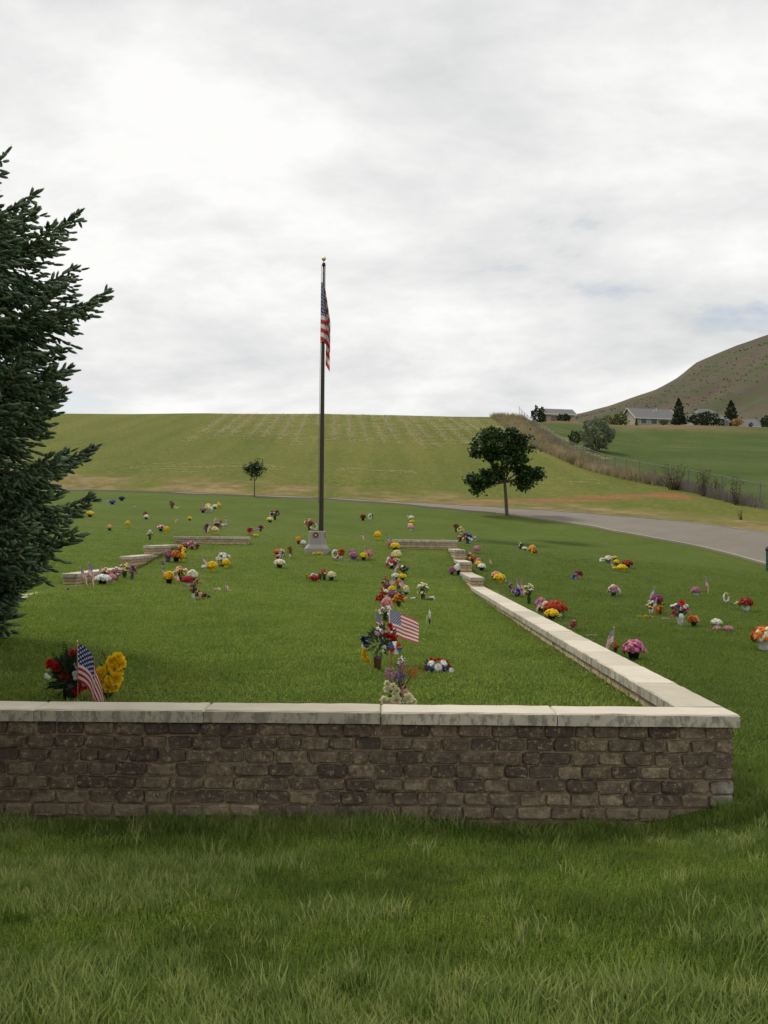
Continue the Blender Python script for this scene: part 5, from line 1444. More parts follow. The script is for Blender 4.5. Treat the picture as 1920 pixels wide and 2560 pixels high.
    ('wreath', -0.57, 45.35, 0.227, 0.397, 'white purple', '', 'small white wreath with purple flowers high on the lawn right of the pole'),
    ('flag', -0.69, 33.05, 0.122, 0.281, (1, 0.05, 55), '', 'faded pale flag alone on the lawn right of the pole'),
    ('mum', -0.19, 34.10, 0.256, 0.299, 'yellow', 'yellow', 'yellow foil-potted mum alone behind the right back wall'),
    ('marker', -0.42, 32.85, 0.206, 0.000, '', '', 'grey flat marker left of the lone yellow foil-potted mum'),
    ('marker', -0.30, 31.65, 0.210, 0.000, '', '', 'second flat marker below the grey one behind the back wall'),
    ('bunch', -1.67, 23.70, 0.089, 0.148, 'gold yellow', 'green', 'upright yellow spike at the left end of the low mid-plot row'),
    ('mum', -1.48, 23.25, 0.243, 0.155, 'darkred red', 'black', 'wide dark red mum in the low mid-plot row'),
    ('bunch', -1.54, 23.95, 0.170, 0.140, 'white lavender', 'white', 'pale misty sprig behind the dark red mum'),
    ('bunch', -1.39, 23.80, 0.139, 0.159, 'orange rust', 'black', 'orange sprig between red mum and tall carnations'),
    ('bunch', -1.29, 23.65, 0.178, 0.276, 'red white red', 'black', 'red and white carnations in the low mid-plot row'),
    ('mum', -1.13, 23.60, 0.217, 0.217, 'cream paleyellow', 'blue', 'cream mum at the right end of the low mid-plot row'),
    ('flag', 0.98, 47.20, 0.157, 0.314, (1, 0.15, 62), '', 'tilted flag above a yellow mum on the far centre lawn'),
    ('mum', 1.19, 47.15, 0.256, 0.236, 'white', 'green', 'white mum at the top of the far centre column of pots'),
    ('mum', 1.17, 45.00, 0.225, 0.207, 'yellow', 'yellow', 'yellow mum second in the far centre column of pots'),
    ('mum', 1.04, 42.95, 0.215, 0.197, 'cream', 'green', 'cream mum third in the far centre column of pots'),
    ('mum', 1.03, 41.35, 0.259, 0.224, 'pink', 'white', 'shell pink mum at the foot of the far centre column of pots'),
    ('bunch', 2.80, 42.05, 0.228, 0.351, 'darkred rust', 'black', 'dark red plant high behind the right corner of the walls'),
    ('bunch', 2.90, 41.00, 0.257, 0.308, 'paleyellow cream', 'white', 'pale yellow bouquet just right of the dark red plant'),
    ('flag', 0.14, 30.65, 0.079, 0.385, (-1, 0.06, 82), '', 'furled flag over a magenta posy at the back of the long row'),
    ('mum', 0.17, 30.85, 0.193, 0.178, 'magenta', 'pink', 'magenta posy under the furled flag'),
    ('mum', 0.32, 30.05, 0.289, 0.260, 'yellow', 'green', 'yellow mum next to the furled flag by the right back wall'),
    ('marker', 0.57, 30.15, 0.111, 0.000, '', '', 'small white plaque below the right back wall'),
    ('mum', 0.33, 27.90, 0.281, 0.308, 'cream paleyellow', 'yellow', 'cream mum in yellow foil, second in the long row'),
    ('bunch', 0.20, 26.65, 0.333, 0.281, 'red white', 'black', 'red and white basket left of the cream mum'),
    ('bunch', 0.31, 26.95, 0.181, 0.220, 'white cream', 'black', 'white lilies above the basket in the long row'),
    ('flag', 0.35, 25.55, 0.132, 0.311, (-1, 0.03, 55), '', 'drooping flag in the long row beside white and dark flowers'),
    ('bunch', 0.47, 25.25, 0.218, 0.279, 'white black navy', 'black', 'white and dark flowers right of a drooping flag'),
    ('mum', 0.27, 24.30, 0.187, 0.163, 'white', 'green', 'white mum in the long row left of a yellow one'),
    ('mum', 0.42, 24.25, 0.198, 0.163, 'yellow', 'green', 'yellow mum in the long row right of a white one'),
    ('bunch', 0.04, 21.40, 0.154, 0.318, 'darkred white red', 'black', 'dark red and white bouquet left of the crossed flags'),
    ('flag', 0.21, 21.30, 0.142, 0.299, (-1, 0.06, 40), '', 'left of two crossed flags in the long row'),
    ('flag', 0.29, 21.15, 0.141, 0.281, (1, 0.08, 34), '', 'right of two crossed flags in the long row'),
    ('bunch', 0.09, 21.25, 0.143, 0.204, 'purple magenta', 'purple', 'purple bouquet under the crossed flags'),
    ('mum', 0.17, 20.80, 0.170, 0.160, 'yellow', 'black', 'yellow mum under the crossed flags'),
    ('bunch', 0.31, 21.95, 0.169, 0.232, 'gold orange', 'green', 'gold sprig behind the crossed flags'),
    ('mum', 0.43, 20.35, 0.127, 0.205, 'cream', 'black', 'cream mum at the right of the crossed flags'),
    ('bunch', 0.20, 18.55, 0.267, 0.232, 'purple mauve', 'black', 'dusty purple statice behind the yellow and red roses'),
    ('bunch', -0.01, 17.35, 0.233, 0.317, 'red red white', 'green', 'big red silk roses left of the purple statice'),
    ('bunch', 0.25, 17.60, 0.203, 0.237, 'gold gold red', 'green', 'yellow and red silk roses right of the big flag stick'),
    ('mum', 0.05, 15.80, 0.190, 0.288, 'pink peach', 'black', 'salmon pink mum just behind the big flag'),
    ('bunch', 0.03, 14.80, 0.185, 0.256, 'white cream', 'green', 'white lilies tucked left of the big flag stick'),
    ('bunch', 0.71, 19.40, 0.227, 0.340, 'cream white', 'brown', 'cream roses in a tall brown vase standing clear of the row'),
    ('cup', 0.85, 19.40, 0.129, 0.064, '', '', 'white cup lying on its side right of the brown vase'),
    ('cup', 0.52, 19.20, 0.085, 0.050, '', '', 'crumpled white cup lying left of the brown vase'),
    ('spray', 0.40, 19.25, 0.072, 0.056, 'peach cream', '', 'small tan posy lying at the left of the brown vase'),
    ('spray', 0.61, 19.45, 0.081, 0.041, 'purple lavender', '', 'small purple posy lying against the brown vase'),
    ('mum', 1.82, 26.05, 0.272, 0.272, 'white', 'black', 'white mum at the inner foot of the stepped right wall'),
    ('mum', 1.64, 26.00, 0.163, 0.206, 'magenta', 'blue', 'magenta flowers in a blue pot beside the white mum at the right wall'),
    ('spray', 1.90, 26.00, 0.174, 0.087, 'mauve white', '', 'grey-pink posy leaning on the end of the stepped right wall'),
    ('bunch', 2.57, 36.50, 0.244, 0.244, 'peach rust', 'brown', 'tan basket of flowers behind the right back corner'),
    ('bunch', 2.74, 35.40, 0.325, 0.384, 'white red blue navy', 'blue', 'red, white and blue arrangement on a marker behind the corner'),
    ('marker', 2.79, 35.50, 0.419, 0.000, '', '', 'flat marker under the red, white and blue arrangement'),
    ('bunch', 3.18, 37.65, 0.110, 0.189, 'white', 'white', 'single white flower right of the red, white and blue arrangement'),
    ('mum', 2.60, 30.15, 0.226, 0.214, 'pink mauve', 'pink', 'dusty pink mum alone right of the right back wall'),
    ('spray', 2.24, 30.05, 0.075, 0.100, 'darkred', '', 'tiny dark red posy behind the stepped right wall'),
    ('bunch', 2.26, 28.60, 0.155, 0.215, 'magenta white', 'black', 'magenta flowers at the top of the slanting row outside the right wall'),
    ('bunch', 2.27, 27.70, 0.208, 0.254, 'orange peach rust', 'black', 'orange and peach bouquet in the slanting row outside the right wall'),
    ('mum', 2.40, 27.45, 0.160, 0.183, 'pink', 'black', 'rose pink mum in the slanting row outside the right wall'),
    ('mum', 2.35, 26.90, 0.202, 0.180, 'yellow', 'black', 'yellow mum just behind a white one outside the right wall'),
    ('mum', 2.40, 26.50, 0.221, 0.177, 'white', 'black', 'white mum at the near end of the slanting row outside the wall'),
    ('flag', 2.64, 27.10, 0.080, 0.240, (1, 0.0, 30), '', 'tiny flag on a thin stick right of the slanting row'),
    ('flag', 4.28, 34.40, 0.114, 0.241, (1, 0.12, 62), '', 'small tilted flag in the right lawn cluster'),
    ('bunch', 4.31, 34.20, 0.186, 0.214, 'white darkred', 'black', 'white and maroon flowers under the small tilted flag'),
    ('mum', 4.36, 33.50, 0.168, 0.126, 'white', 'black', 'low white mum in the middle of the right lawn cluster'),
    ('mum', 4.68, 34.10, 0.213, 0.185, 'yellow gold', 'green', 'yellow mum at the back of the right lawn cluster'),
    ('mum', 4.40, 32.40, 0.203, 0.176, 'orange peach', 'green', 'orange mum in the right lawn cluster'),
    ('bunch', 4.34, 31.25, 0.196, 0.183, 'yellow red', 'yellow', 'yellow and red flowers at the near end of the right lawn cluster'),
    ('mum', 2.58, 24.80, 0.248, 0.207, 'peach', 'green', 'peach mum partly behind a broad yellow one outside the wall'),
    ('mum', 2.59, 24.15, 0.272, 0.222, 'yellow', 'yellow', 'broad yellow mum outside the right wall beside a peach one'),
    ('flag', 2.68, 24.20, 0.071, 0.143, (1, 0.25, 50), '', 'little fallen-over flag right of the broad yellow mum'),
    ('bunch', 2.68, 22.85, 0.124, 0.143, 'lavender pink', 'green', 'lavender posy left of the twin drooping flags'),
    ('flag', 2.59, 21.05, 0.109, 0.342, (1, 0.0, 70), '', 'left of the twin drooping flags outside the right wall'),
    ('flag', 2.63, 20.85, 0.115, 0.339, (1, 0.05, 66), '', 'right of the twin drooping flags outside the right wall'),
    ('bunch', 2.60, 21.05, 0.281, 0.176, 'purple lavender pink blue', 'green', 'purple and blue flowers at the foot of the twin flags'),
    ('bunch', 2.60, 19.35, 0.194, 0.388, 'cream white paleyellow', 'green', 'tall cream lilies on leafy stems close to the right wall'),
    ('flag', 2.49, 17.20, 0.102, 0.241, (-1, 0.02, 58), '', 'flag beside the pink mum close outside the right wall'),
    ('mum', 2.57, 17.70, 0.192, 0.266, 'pink magenta', 'green', 'pink mum behind a flag close outside the right wall'),
    ('mum', 2.60, 17.35, 0.145, 0.224, 'cream', 'green', 'cream mum between the pink and the rust mums'),
    ('mum', 2.68, 16.90, 0.367, 0.268, 'rust orange red', 'black', 'broad rust-orange mum outside the right wall'),
    ('mum', 2.54, 16.35, 0.232, 0.184, 'yellow', 'green', 'yellow daisy mum in front of the rust-orange one'),
    ('spray', 2.46, 16.60, 0.076, 0.069, 'purple lavender', '', 'small purple posy at the foot of the flag near the yellow daisies'),
    ('bunch', 2.70, 16.55, 0.062, 0.097, 'lavender white', 'white', 'small lavender posy right of the yellow daisies'),
    ('bunch', 2.66, 15.15, 0.126, 0.171, 'red pink magenta', 'pink', 'red and pink posy alone close to the right wall'),
    ('marker', 2.84, 14.75, 0.196, 0.000, '', '', 'flat stone marker in the grass near the right wall'),
    ('mum', 6.41, 30.90, 0.219, 0.232, 'cream white', 'purple', 'cream flowers in a basket at the back of the far right cluster'),
    ('spray', 6.27, 31.15, 0.169, 0.130, 'white cream', '', 'white sprig lying left of the cream basket'),
    ('mum', 7.13, 33.50, 0.182, 0.126, 'gold paleyellow', 'green', 'low golden flowers right of the cream basket'),
    ('mum', 6.50, 30.25, 0.177, 0.164, 'yellow', 'green', 'yellow flowers in the middle of the far right cluster'),
    ('flag', 6.04, 28.80, 0.106, 0.191, (1, 0.05, 58), '', 'small limp flag in the far right cluster'),
    ('mum', 6.25, 28.40, 0.284, 0.190, 'yellow', 'yellow', 'wide yellow mum at the front of the far right cluster'),
    ('mum', 6.66, 29.60, 0.309, 0.235, 'darkred rust', 'black', 'round dark rust mum at the right of the far right cluster'),
    ('mum', 6.11, 28.65, 0.143, 0.096, 'yellow gold', 'yellow', 'low yellow clump left of the wide yellow mum'),
    ('mum', 4.62, 25.70, 0.214, 0.204, 'darkred', 'pink', 'dark red mum with a blue bow on the open right lawn'),
    ('spray', 4.48, 25.55, 0.139, 0.160, 'blue blue lavender', '', 'blue silk flowers left of the dark red mum'),
    ('bunch', 4.69, 22.10, 0.277, 0.249, 'pink paleyellow lavender white', 'green', 'pastel mixed bouquet standing alone on the right lawn'),
    ('flag', 5.18, 20.80, 0.108, 0.323, (-1, 0.05, 62), '', 'flag behind blue flowers in the tall right lawn group'),
    ('mum', 5.18, 20.50, 0.231, 0.205, 'blue blue red', 'red', 'blue silk flowers with red ones in the tall right lawn group'),
    ('bunch', 5.25, 20.60, 0.129, 0.138, 'red yellow', 'green', 'red and yellow posy right of the blue silk flowers'),
    ('flag', 4.59, 18.25, 0.101, 0.297, (-1, 0.04, 66), '', 'flag at the front of the tall right lawn group'),
    ('bunch', 4.55, 18.45, 0.169, 0.277, 'cream paleyellow white', 'white', 'cream and white lilies left of the front flag'),
    ('bunch', 4.72, 18.45, 0.169, 0.154, 'orange orange', 'green', 'orange carnations right of the front flag'),
    ('spray', 4.27, 17.85, 0.179, 0.037, 'yellow', '', 'scattered yellow petals on the grass left of the tall group'),
    ('spray', 4.42, 17.90, 0.105, 0.037, 'yellow paleyellow', '', 'yellow silk flowers fallen at the foot of the tall group'),
    ('bunch', 4.56, 16.65, 0.278, 0.417, 'red pink white purple', 'white', 'large red, white and purple arrangement on the right lawn'),
    ('flag', 4.57, 16.45, 0.049, 0.158, (1, 0.02, 76), '', 'little flag stuck in front of the large red and white arrangement'),
    ('mum', 4.78, 16.70, 0.188, 0.181, 'orange peach rust', 'brown', 'orange lilies in a brown pot right of the large arrangement'),
    ('mum', 6.66, 23.10, 0.222, 0.212, 'mauve magenta', 'white', 'mauve mum left of a tall flag on the right lawn'),
    ('flag', 6.89, 23.25, 0.137, 0.429, (1, 0.06, 74), '', 'tall flag standing right of the mauve mum'),
    ('wreath', 6.67, 21.10, 0.167, 0.264, 'white lavender yellow', '', 'white ring wreath topped with yellow on a stand near the right edge'),
    ('spray', 6.91, 21.25, 0.142, 0.080, 'white paleyellow', '', 'white flowers between ring wreath and rust mum'),
    ('mum', 6.65, 19.90, 0.282, 0.266, 'rust darkred', 'white', 'rust-red mum in a white wrapped pot near the right edge'),
    ('mum', 5.13, 16.70, 0.181, 0.139, 'white cream', 'white', 'white mum low on the right lawn'),
    ('mum', 4.93, 16.00, 0.140, 0.093, 'pink mauve', 'pink', 'pink mum in front of the low white one'),
    ('mum', 5.09, 16.00, 0.160, 0.107, 'mauve pink', 'lavender', 'dusty pink flowers in a lavender wrap, right of the low white mum'),
    ('mum', 4.87, 13.85, 0.358, 0.324, 'orange rust cream', 'white', 'large orange and rust mum cut by the right edge'),
    ('flag', 2.62, 12.35, 0.123, 0.356, (-1, 0.02, 50), '', 'flag close outside the right wall beside magenta mums'),
    ('mum', 2.83, 12.25, 0.266, 0.245, 'magenta pink', 'black', 'large magenta mum right of a flag outside the right wall'),
    ('marker', 4.61, 17.70, 0.131, 0.000, '', '', 'small flat marker beside the tall right lawn group'),
    ('bunch', 2.68, 12.50, 0.083, 0.188, 'red rust', 'green', 'thin red sprig behind the flag outside the right wall'),
]
GRP = dict(mum='potted flowers on the graves', bunch='bouquets on the graves', spray='flowers laid on the graves', flag='small flags on the graves', wreath='wreaths on the graves', marker='flat grave markers', cup='cups left on the grass')
for i, (kd, x, y, w, h, c, pot, lab) in enumerate(FLOWERS):
    sd = 100 + i
    if kd == 'mum': t = mum(lab, x, y, w, h, c, pot, sd)
    elif kd == 'bunch': t = bunch(lab, x, y, w, h, c, pot, sd)
    elif kd == 'spray': t = spray(lab, x, y, w, h, c, sd)
    elif kd == 'flag': t = stick_flag(lab, x, y, w, h, c[0], c[1], c[2], sd)
    elif kd == 'wreath': t = wreath(lab, x, y, w, h, c, sd)
    elif kd == 'marker': t = marker(lab, x, y, w, sd)
    else: t = cup(lab, x, y, w, h, sd)
    t['group'] = GRP[kd]

# ---------------------------------------------------------------- arrangements close to the camera, flower by flower
def heads(parent, T, spots, mat, name='bloom', centre=None):
    """spots: (x, y, z, size, direction)"""
    mes = []
    for T_ in (T if isinstance(T, list) else [T]):
        b = MB(); b.add(*T_); mes.append(b.mesh(name, mat, True))
    cme = None
    if centre:
        b = MB(); b.lathe([(.20, .08), (.17, .17), (.06, .22), (.001, .225)], 9); cme = b.mesh('flower_centre', centre, True)
    for k, (x, y, z, s_, d) in enumerate(spots):
        o = link(name, mes[k % len(mes)], parent)
        o.matrix_local = aim(Vector((x, y, z)), Vector(d).normalized(), s_, k * 1.3)
        if cme: link('flower_centre', cme, o)
def cloud(r_, n, c, rx, ry, rz_, s0, s1, face=(0, -1, .5)):
    out = []
    for _ in range(n):
        d = Vector((r_.gauss(0, 1), r_.gauss(0, 1), r_.gauss(0, 1))).normalized() * r_.uniform(.5, 1)
        out.append((c[0] + d.x * rx, c[1] + d.y * ry, c[2] + d.z * rz_, r_.uniform(s0, s1), Vector(face) + d * .9))
    return out
rq = random.Random(77)
FERN = plain('fern_green', (.026, .044, .018), .75, .2, .35, .15)
GREYL = plain('grey_green_spray', (.085, .110, .085), .8, .2, .3, .15)
def fern(mb, p, d, L, r_):
    d = d.normalized(); s_ = d.cross(Vector((0, 1, 0.2))).normalized()
    for k in range(16):
        t = k / 16; q = p + d * L * t + Vector((0, 0, -.10 * L * t * t)); w_ = L * .26 * (1 - t) + .004
        for sg in (-1, 1):
            e_ = q + (s_ * sg + d * .5) * w_
            mb.add([q, q + d * L * .03 + s_ * sg * w_ * .5, e_, q - d * L * .01 + s_ * sg * w_ * .4], [(0, 1, 2, 3)])
def leafy(parent, n, c, rx, ry, rz_, L, w_, r_, mat=GREENL, name='foliage'):
    mb = MB()
    for _ in range(n):
        d = Vector((r_.gauss(0, 1), r_.gauss(0, 1), r_.gauss(0, 1))).normalized(); q = r_.random() ** .5
        leafblade(mb, Vector((c[0] + d.x * rx * q, c[1] + d.y * ry * q, c[2] + d.z * rz_ * q)), d + Vector((0, 0, .5)), L * r_.uniform(.6, 1.3), w_, r_)
    return mb.obj(name, mat, parent, kind='stuff')
def stems(parent, ends, foot, mat=GREENL, r0=.003, name='stem'):
    for e_ in ends:
        b = MB(); f_ = Vector(foot); e_ = Vector(e_); b.tube([f_, f_.lerp(e_, .5) + Vector((0, 0, .02)), e_], [r0, r0, r0 * .8], 5, cap=False); b.obj(name, mat, parent)
zi = lambda x, y: Hz(x, y)
# red roses with fern behind the front wall
t = thing('bouquet', 'red roses, fern and small white flowers behind the front wall at left', 'flowers', (-2.18, 7.6, zi(-2.18, 7.6)))
pb = MB(); pb.lathe([(.05, 0), (.055, .08), (.062, .12), (.056, .12)], 12); pb.obj('vase', POT['black'], t, True)
fb = MB()
for d, L in (((-.5, 0, 1), .30), ((-.15, 0, 1), .36), ((.15, .1, 1), .33), ((-.75, 0, .8), .24), ((.1, -.2, 1), .3), ((-.35, .2, 1), .28), ((.35, 0, 1), .24), ((-.6, -.1, .45), .2), ((.45, -.1, .6), .2)):
    fern(fb, Vector((0, 0, .1)), Vector(d), L, rq)
fb.obj('fern', FERN, t, kind='stuff')
leafy(t, 190, (.0, 0, .17), .12, .07, .12, .08, .016, rq, FERN)
heads(t, ROSE, [(-.13, -.03, .255, .040, (-.5, -1, .5)), (-.085, -.03, .235, .032, (-.2, -1, .3)), (.085, -.03, .235, .038, (.3, -1, .5)), (.11, -.02, .20, .034, (.6, -1, .3)), (.015, 0, .325, .034, (0, -.8, .7)), (.045, -.02, .335, .022, (.2, -.8, .5)), (.10, -.05, .11, .034, (.4, -1, .2)), (.06, -.05, .08, .03, (0, -1, .1)), (-.03, -.05, .17, .03, (0, -1, .2)), (.135, -.03, .155, .028, (.5, -1, .4))], petal('red'))
heads(t, PUFF, [(-.16, -.04, .175, .020, (-.3, -1, .3)), (-.14, -.05, .165, .017, (0, -1, .3)), (-.15, -.03, .225, .016, (-.3, -1, .3)), (.055, -.05, .235, .018, (0, -1, .3)), (.045, -.06, .195, .022, (0, -1, .3)), (.05, -.06, .165, .020, (0, -1, .2)), (.085, -.07, .155, .017, (0, -1, .3)), (.105, -.06, .12, .018, (0, -1, .3)), (.03, -.03, .265, .018, (0, -1, .3))], petal('white'))
t = stick_flag('flag draped beside the red roses behind the front wall at left', -2.10, 7.5, .3, .43, 1, -.02, 66, 501, folds=.4, amp=.05, fly=.46, hoist=.26, rz=.05)
# yellow roses
t = thing('bouquet', 'bunch of big yellow roses behind the front wall at left', 'flowers', (-1.96, 7.74, zi(-1.96, 7.74)))
pb = MB(); pb.lathe([(.035, -.01), (.04, .05), (.048, .09), (.042, .09)], 12); pb.obj('vase', POT['green'], t, True)
ys = [(.075, -.02, .285, .046, (.3, -.8, .6)), (.04, -.03, .265, .042, (-.1, -1, .5)), (.10, -.02, .25, .040, (.7, -.8, .3)), (.015, -.02, .225, .040, (-.4, -1, .4)), (.06, -.05, .215, .040, (.1, -1, .2)), (-.035, -.03, .185, .046, (-.5, -1, .4)), (-.03, -.05, .135, .042, (-.3, -1, .1)), (.03, -.06, .14, .036, (0, -1, .2)), (.075, -.05, .145, .048, (.5, -1, .1)), (.02, -.05, .085, .040, (0, -1, -.1)), (.06, -.04, .085, .034, (.4, -1, -.2)), (.09, -.02, .195, .032, (.6, -.8, .3))]
heads(t, ROSE, ys, petal('yellow')); stems(t, [q[:3] for q in ys[:6]], (0, 0, .07)); leafy(t, 26, (.02, .02, .19), .07, .03, .10, .07, .013, rq)
# statice, dried sprays and white roses right behind the wall
t = thing('bouquet', 'purple statice and dried sprays over white roses right behind the front wall', 'flowers', (.10, 7.5, zi(.10, 7.5) - .045)); t.scale = (.9, .9, .92)
pb = MB(); pb.lathe([(.05, -.01), (.055, .06), (.065, .10), (.058, .10)], 12); pb.obj('vase', POT['brown'], t, True)
wr = [(-.095, -.05, .125, .034, (-.4, -1, .5)), (-.06, -.06, .118, .028, (0, -1, .4)), (-.005, -.07, .130, .040, (0, -1, .4)), (.085, -.05, .140, .040, (.3, -1, .5)), (.13, -.04, .115, .024, (.5, -1, .3)), (-.075, -.03, .205, .030, (-.5, -1, .4)), (-.075, -.03, .245, .024, (-.4, -1, .4)), (-.03, -.04, .225, .028, (0, -1, .4)), (.0, -.05, .195, .026, (.1, -1, .4)), (-.02, -.05, .17, .022, (.1, -1, .3))]
heads(t, ROSE, wr, petal('cream'))
se = [(-.055, .0, .31, 0, 0), (-.02, 0, .29, 0, 0), (.03, 0, .30, 0, 0), (.06, 0, .32, 0, 0), (-.07, 0, .33, 0, 0), (.02, .02, .26, 0, 0)]
stems(t, [q[:3] for q in se] + [(.13, 0, .33), (.105, 0, .30), (.03, 0, .40), (.05, 0, .38)], (0, 0, .08), plain('dry_stem', (.10, .07, .04), .9, .1, .2))
for cn, cc, n, c0, rx, rz_, s0 in (('statice', 'mauve', 60, (-.055, 0, .315), .06, .055, .0085), ('statice', 'purple', 46, (.02, 0, .30), .055, .05, .008), ('tinsel_spray', 'white', 26, (.035, 0, .40), .04, .05, .0055), ('tinsel_spray', 'red', 24, (.035, 0, .385), .045, .05, .0055), ('tinsel_spray', 'blue', 26, (.035, 0, .395), .04, .05, .0055), ('dried_spray', 'rust', 60, (.125, 0, .325), .065, .045, .0055), ('filler_flowers', 'pink', 10, (.045, 0, .2), .05, .05, .012)):
    b = MB()
    for (x_, y_, z_, s_, d) in cloud(rq, n, c0, rx, rx * .7, rz_, s0 * .8, s0 * 1.25): b.tmpl(PUFF[rq.randrange(4)], aim(Vector((x_, y_, z_)), d.normalized(), s_))
    b.obj(cn, petal(cc), t, kind='stuff')
leafy(t, 40, (0, .0, .18), .07, .05, .08, .06, .006, rq)
# big mixed bouquet in the brown vase
t = thing('bouquet', 'large mixed bouquet with red roses in a brown vase, in front of the big flag', 'flowers', (-.045, 9.7, zi(-.045, 9.7)))
pb = MB(); pb.lathe([(.028, -.01), (.032, .04), (.037, .10), (.041, .125), (.036, .125), (.033, .11)], 14); pb.obj('vase', POT['brown'], t, True)
leafy(t, 120, (.0, 0, .24), .10, .08, .085, .07, .010, rq, GREYL, 'grey_spray'); leafy(t, 80, (.05, .0, .28), .10, .07, .11, .06, .013, rq)
heads(t, ROSE, [(.105, -.04, .40, .026, (.3, -1, .6)), (.115, -.03, .37, .020, (.5, -1, .2)), (.12, -.05, .305, .026, (.5, -1, .2)), (.14, -.04, .285, .028, (.8, -1, .1)), (.09, -.06, .31, .020, (.1, -1, .2)), (.155, -.02, .265, .020, (.8, -1, .0)), (.075, -.05, .325, .016, (.2, -1, .3))], petal('red'))
heads(t, ROSE, [(-.125, -.02, .275, .030, (-.7, -1, .4)), (-.105, -.04, .235, .026, (-.4, -1, .3)), (-.09, -.03, .285, .018, (-.3, -1, .4)), (-.115, 0, .255, .02, (-.8, -.6, .3))], petal('navy'))
heads(t, PUFF, [(-.13, -.03, .215, .022, (-.8, -1, .2)), (.03, -.05, .355, .022, (0, -1, .5)), (.0, -.05, .375, .018, (0, -1, .5)), (.06, -.06, .215, .018, (.2, -1, .1)), (-.01, -.05, .33, .018, (0, -1, .3)), (.05, -.06, .18, .016, (.2, -1, .1)), (-.10, -.02, .26, .015, (-.5, -1, .3))], petal('white'))
heads(t, PUFF, [(.01, -.06, .32, .018, (0, -1, .4)), (.04, -.06, .335, .016, (0, -1, .4)), (-.02, -.06, .345, .014, (0, -1, .4)), (.07, -.05, .35, .016, (.2, -1, .4))], petal('pink'))
heads(t, ROSE, [(-.115, -.05, .175, .026, (-.6, -1, 0)), (-.125, -.04, .145, .022, (-.6, -1, 0)), (-.105, -.06, .125, .026, (-.4, -1, -.2)), (-.09, -.04, .105, .020, (-.4, -1, -.3)), (-.12, -.02, .11, .016, (-.8, -1, -.3)), (-.08, -.05, .08, .016, (-.2, -1, -.3))], petal('yellow'))
# the large spread flag and its limp neighbour
t = stick_flag('large flag spread out over the plot grass behind the mixed bouquet', .06, 10.1, .33, .535, 1, .0, 20, 601, folds=.75, amp=.045, fly=.34, hoist=.232, rz=.06, stick_mat=plain('white_stick', (.62, .6, .55), .6, .3, .05))
t = stick_flag('limp striped flag left of the large flag, behind the mixed bouquet', -.055, 10.3, .12, .50, 1, -.03, 70, 602, fly=.22, hoist=.17, rz=-.1)
# patriotic pinwheel on a red stick
t = thing('pinwheel', 'red, white and blue pinwheel on a red stick in front of the bouquet', 'pinwheel', (.072, 9.3, zi(.072, 9.3)))
b = MB(); b.tube([(0, 0, -.02), (0, 0, .27)], [.005, .005], 6); b.obj('stick', plain('red_plastic', (.46, .03, .02), .45, .4, .05), t, True)
for k in range(6):
    a = k * 6.283 / 6 + .3; L = .058; ca, sa = math.cos(a), math.sin(a); cb_, sb_ = math.cos(a + .75), math.sin(a + .75)
    v_ = MB(); v_.add([(0, -.012, 0), (ca * L, -.014, sa * L), (cb_ * L * 1.05, -.032, sb_ * L * 1.05), (cb_ * L * .45, -.036, sb_ * L * .45)], [(0, 1, 2, 3)])
    v_.obj('vane', petal(('red', 'white', 'blue')[k % 3]), t, loc=(.035, 0, .245))
b = MB(); b.lathe([(.002, 0), (.009, .002), (.009, .006), (.001, .01)], 8); o = b.obj('hub', petal('white'), t, True, loc=(.035, -.03, .245)); o.rotation_euler = (R(90), 0, 0)
b = MB(); b.tube([(.0, 0, .245), (.035, -.03, .245)], [.003, .003], 5); b.obj('axle', STICK, t)
# dome of daisies
t = thing('flower_spray', 'low dome of white daisies with red and navy flowers on the plot grass', 'flowers', (.487, 9.62, zi(.487, 9.62)))
leafy(t, 60, (0, 0, .04), .11, .08, .035, .05, .012, rq)
heads(t, DAISY, [(.0, -.085, .052, .040, (0, -1, .55)), (-.062, -.05, .078, .036, (-.5, -.8, .8)), (.052, -.05, .085, .036, (.4, -.7, .9)), (.118, -.07, .022, .028, (.5, -1, .6))], petal('white'), centre=petal('gold'))
heads(t, ROSE, [(-.055, .0, .108, .021, (-.3, -.6, 1)), (.005, -.02, .108, .019, (0, -.6, 1)), (-.022, -.03, .102, .016, (0, -.8, 1)), (.075, -.02, .085, .02, (.6, -.6, .8)), (.093, -.04, .06, .018, (.7, -.8, .4)), (-.115, -.06, .025, .018, (-.8, -1, .2)), (.035, -.01, .105, .016, (.2, -.6, 1))], petal('red'))
heads(t, PUFF, [(-.085, -.07, .035, .028, (-.5, -1, .4)), (-.055, -.09, .025, .026, (-.2, -1, .3)), (.06, -.085, .032, .028, (.4, -1, .4)), (.085, -.07, .04, .024, (.7, -1, .4)), (-.09, -.03, .065, .02, (-.7, -.7, .6)), (-.03, -.08, .04, .018, (0, -1, .3))], petal('navy'))
# white hook with hanging ornament
hx_, hy_ = .56, 13.9
t = thing('garden_hook', 'thin white hook with a hanging ornament on the plot grass', 'hook', (hx_, hy_, zi(hx_, hy_)))
b = MB(); b.tube([(0, 0, -.02), (0, 0, .155), (.003, 0, .165), (.012, 0, .168), (.034, 0, .168)], [.0045] * 5, 6); b.obj('hook', PLASTIC, t, True)
b = MB(); b.lathe([(.002, 0), (.011, .02), (.016, .045), (.012, .07), (.015, .085), (.006, .11), (.0005, .135)], 10); b.obj('ornament', petal('white'), t, True, loc=(.036, 0, .125))
b = MB(); b.lathe([(.001, 0), (.010, .03), (.012, .06), (.003, .08)], 8); b.obj('pendant', petal('navy'), t, True, loc=(.036, 0, .06))
s_ = marker('small dark marker beside the thin white hook', .50, 13.95, .14, 1); s_['group'] = GRP['marker']

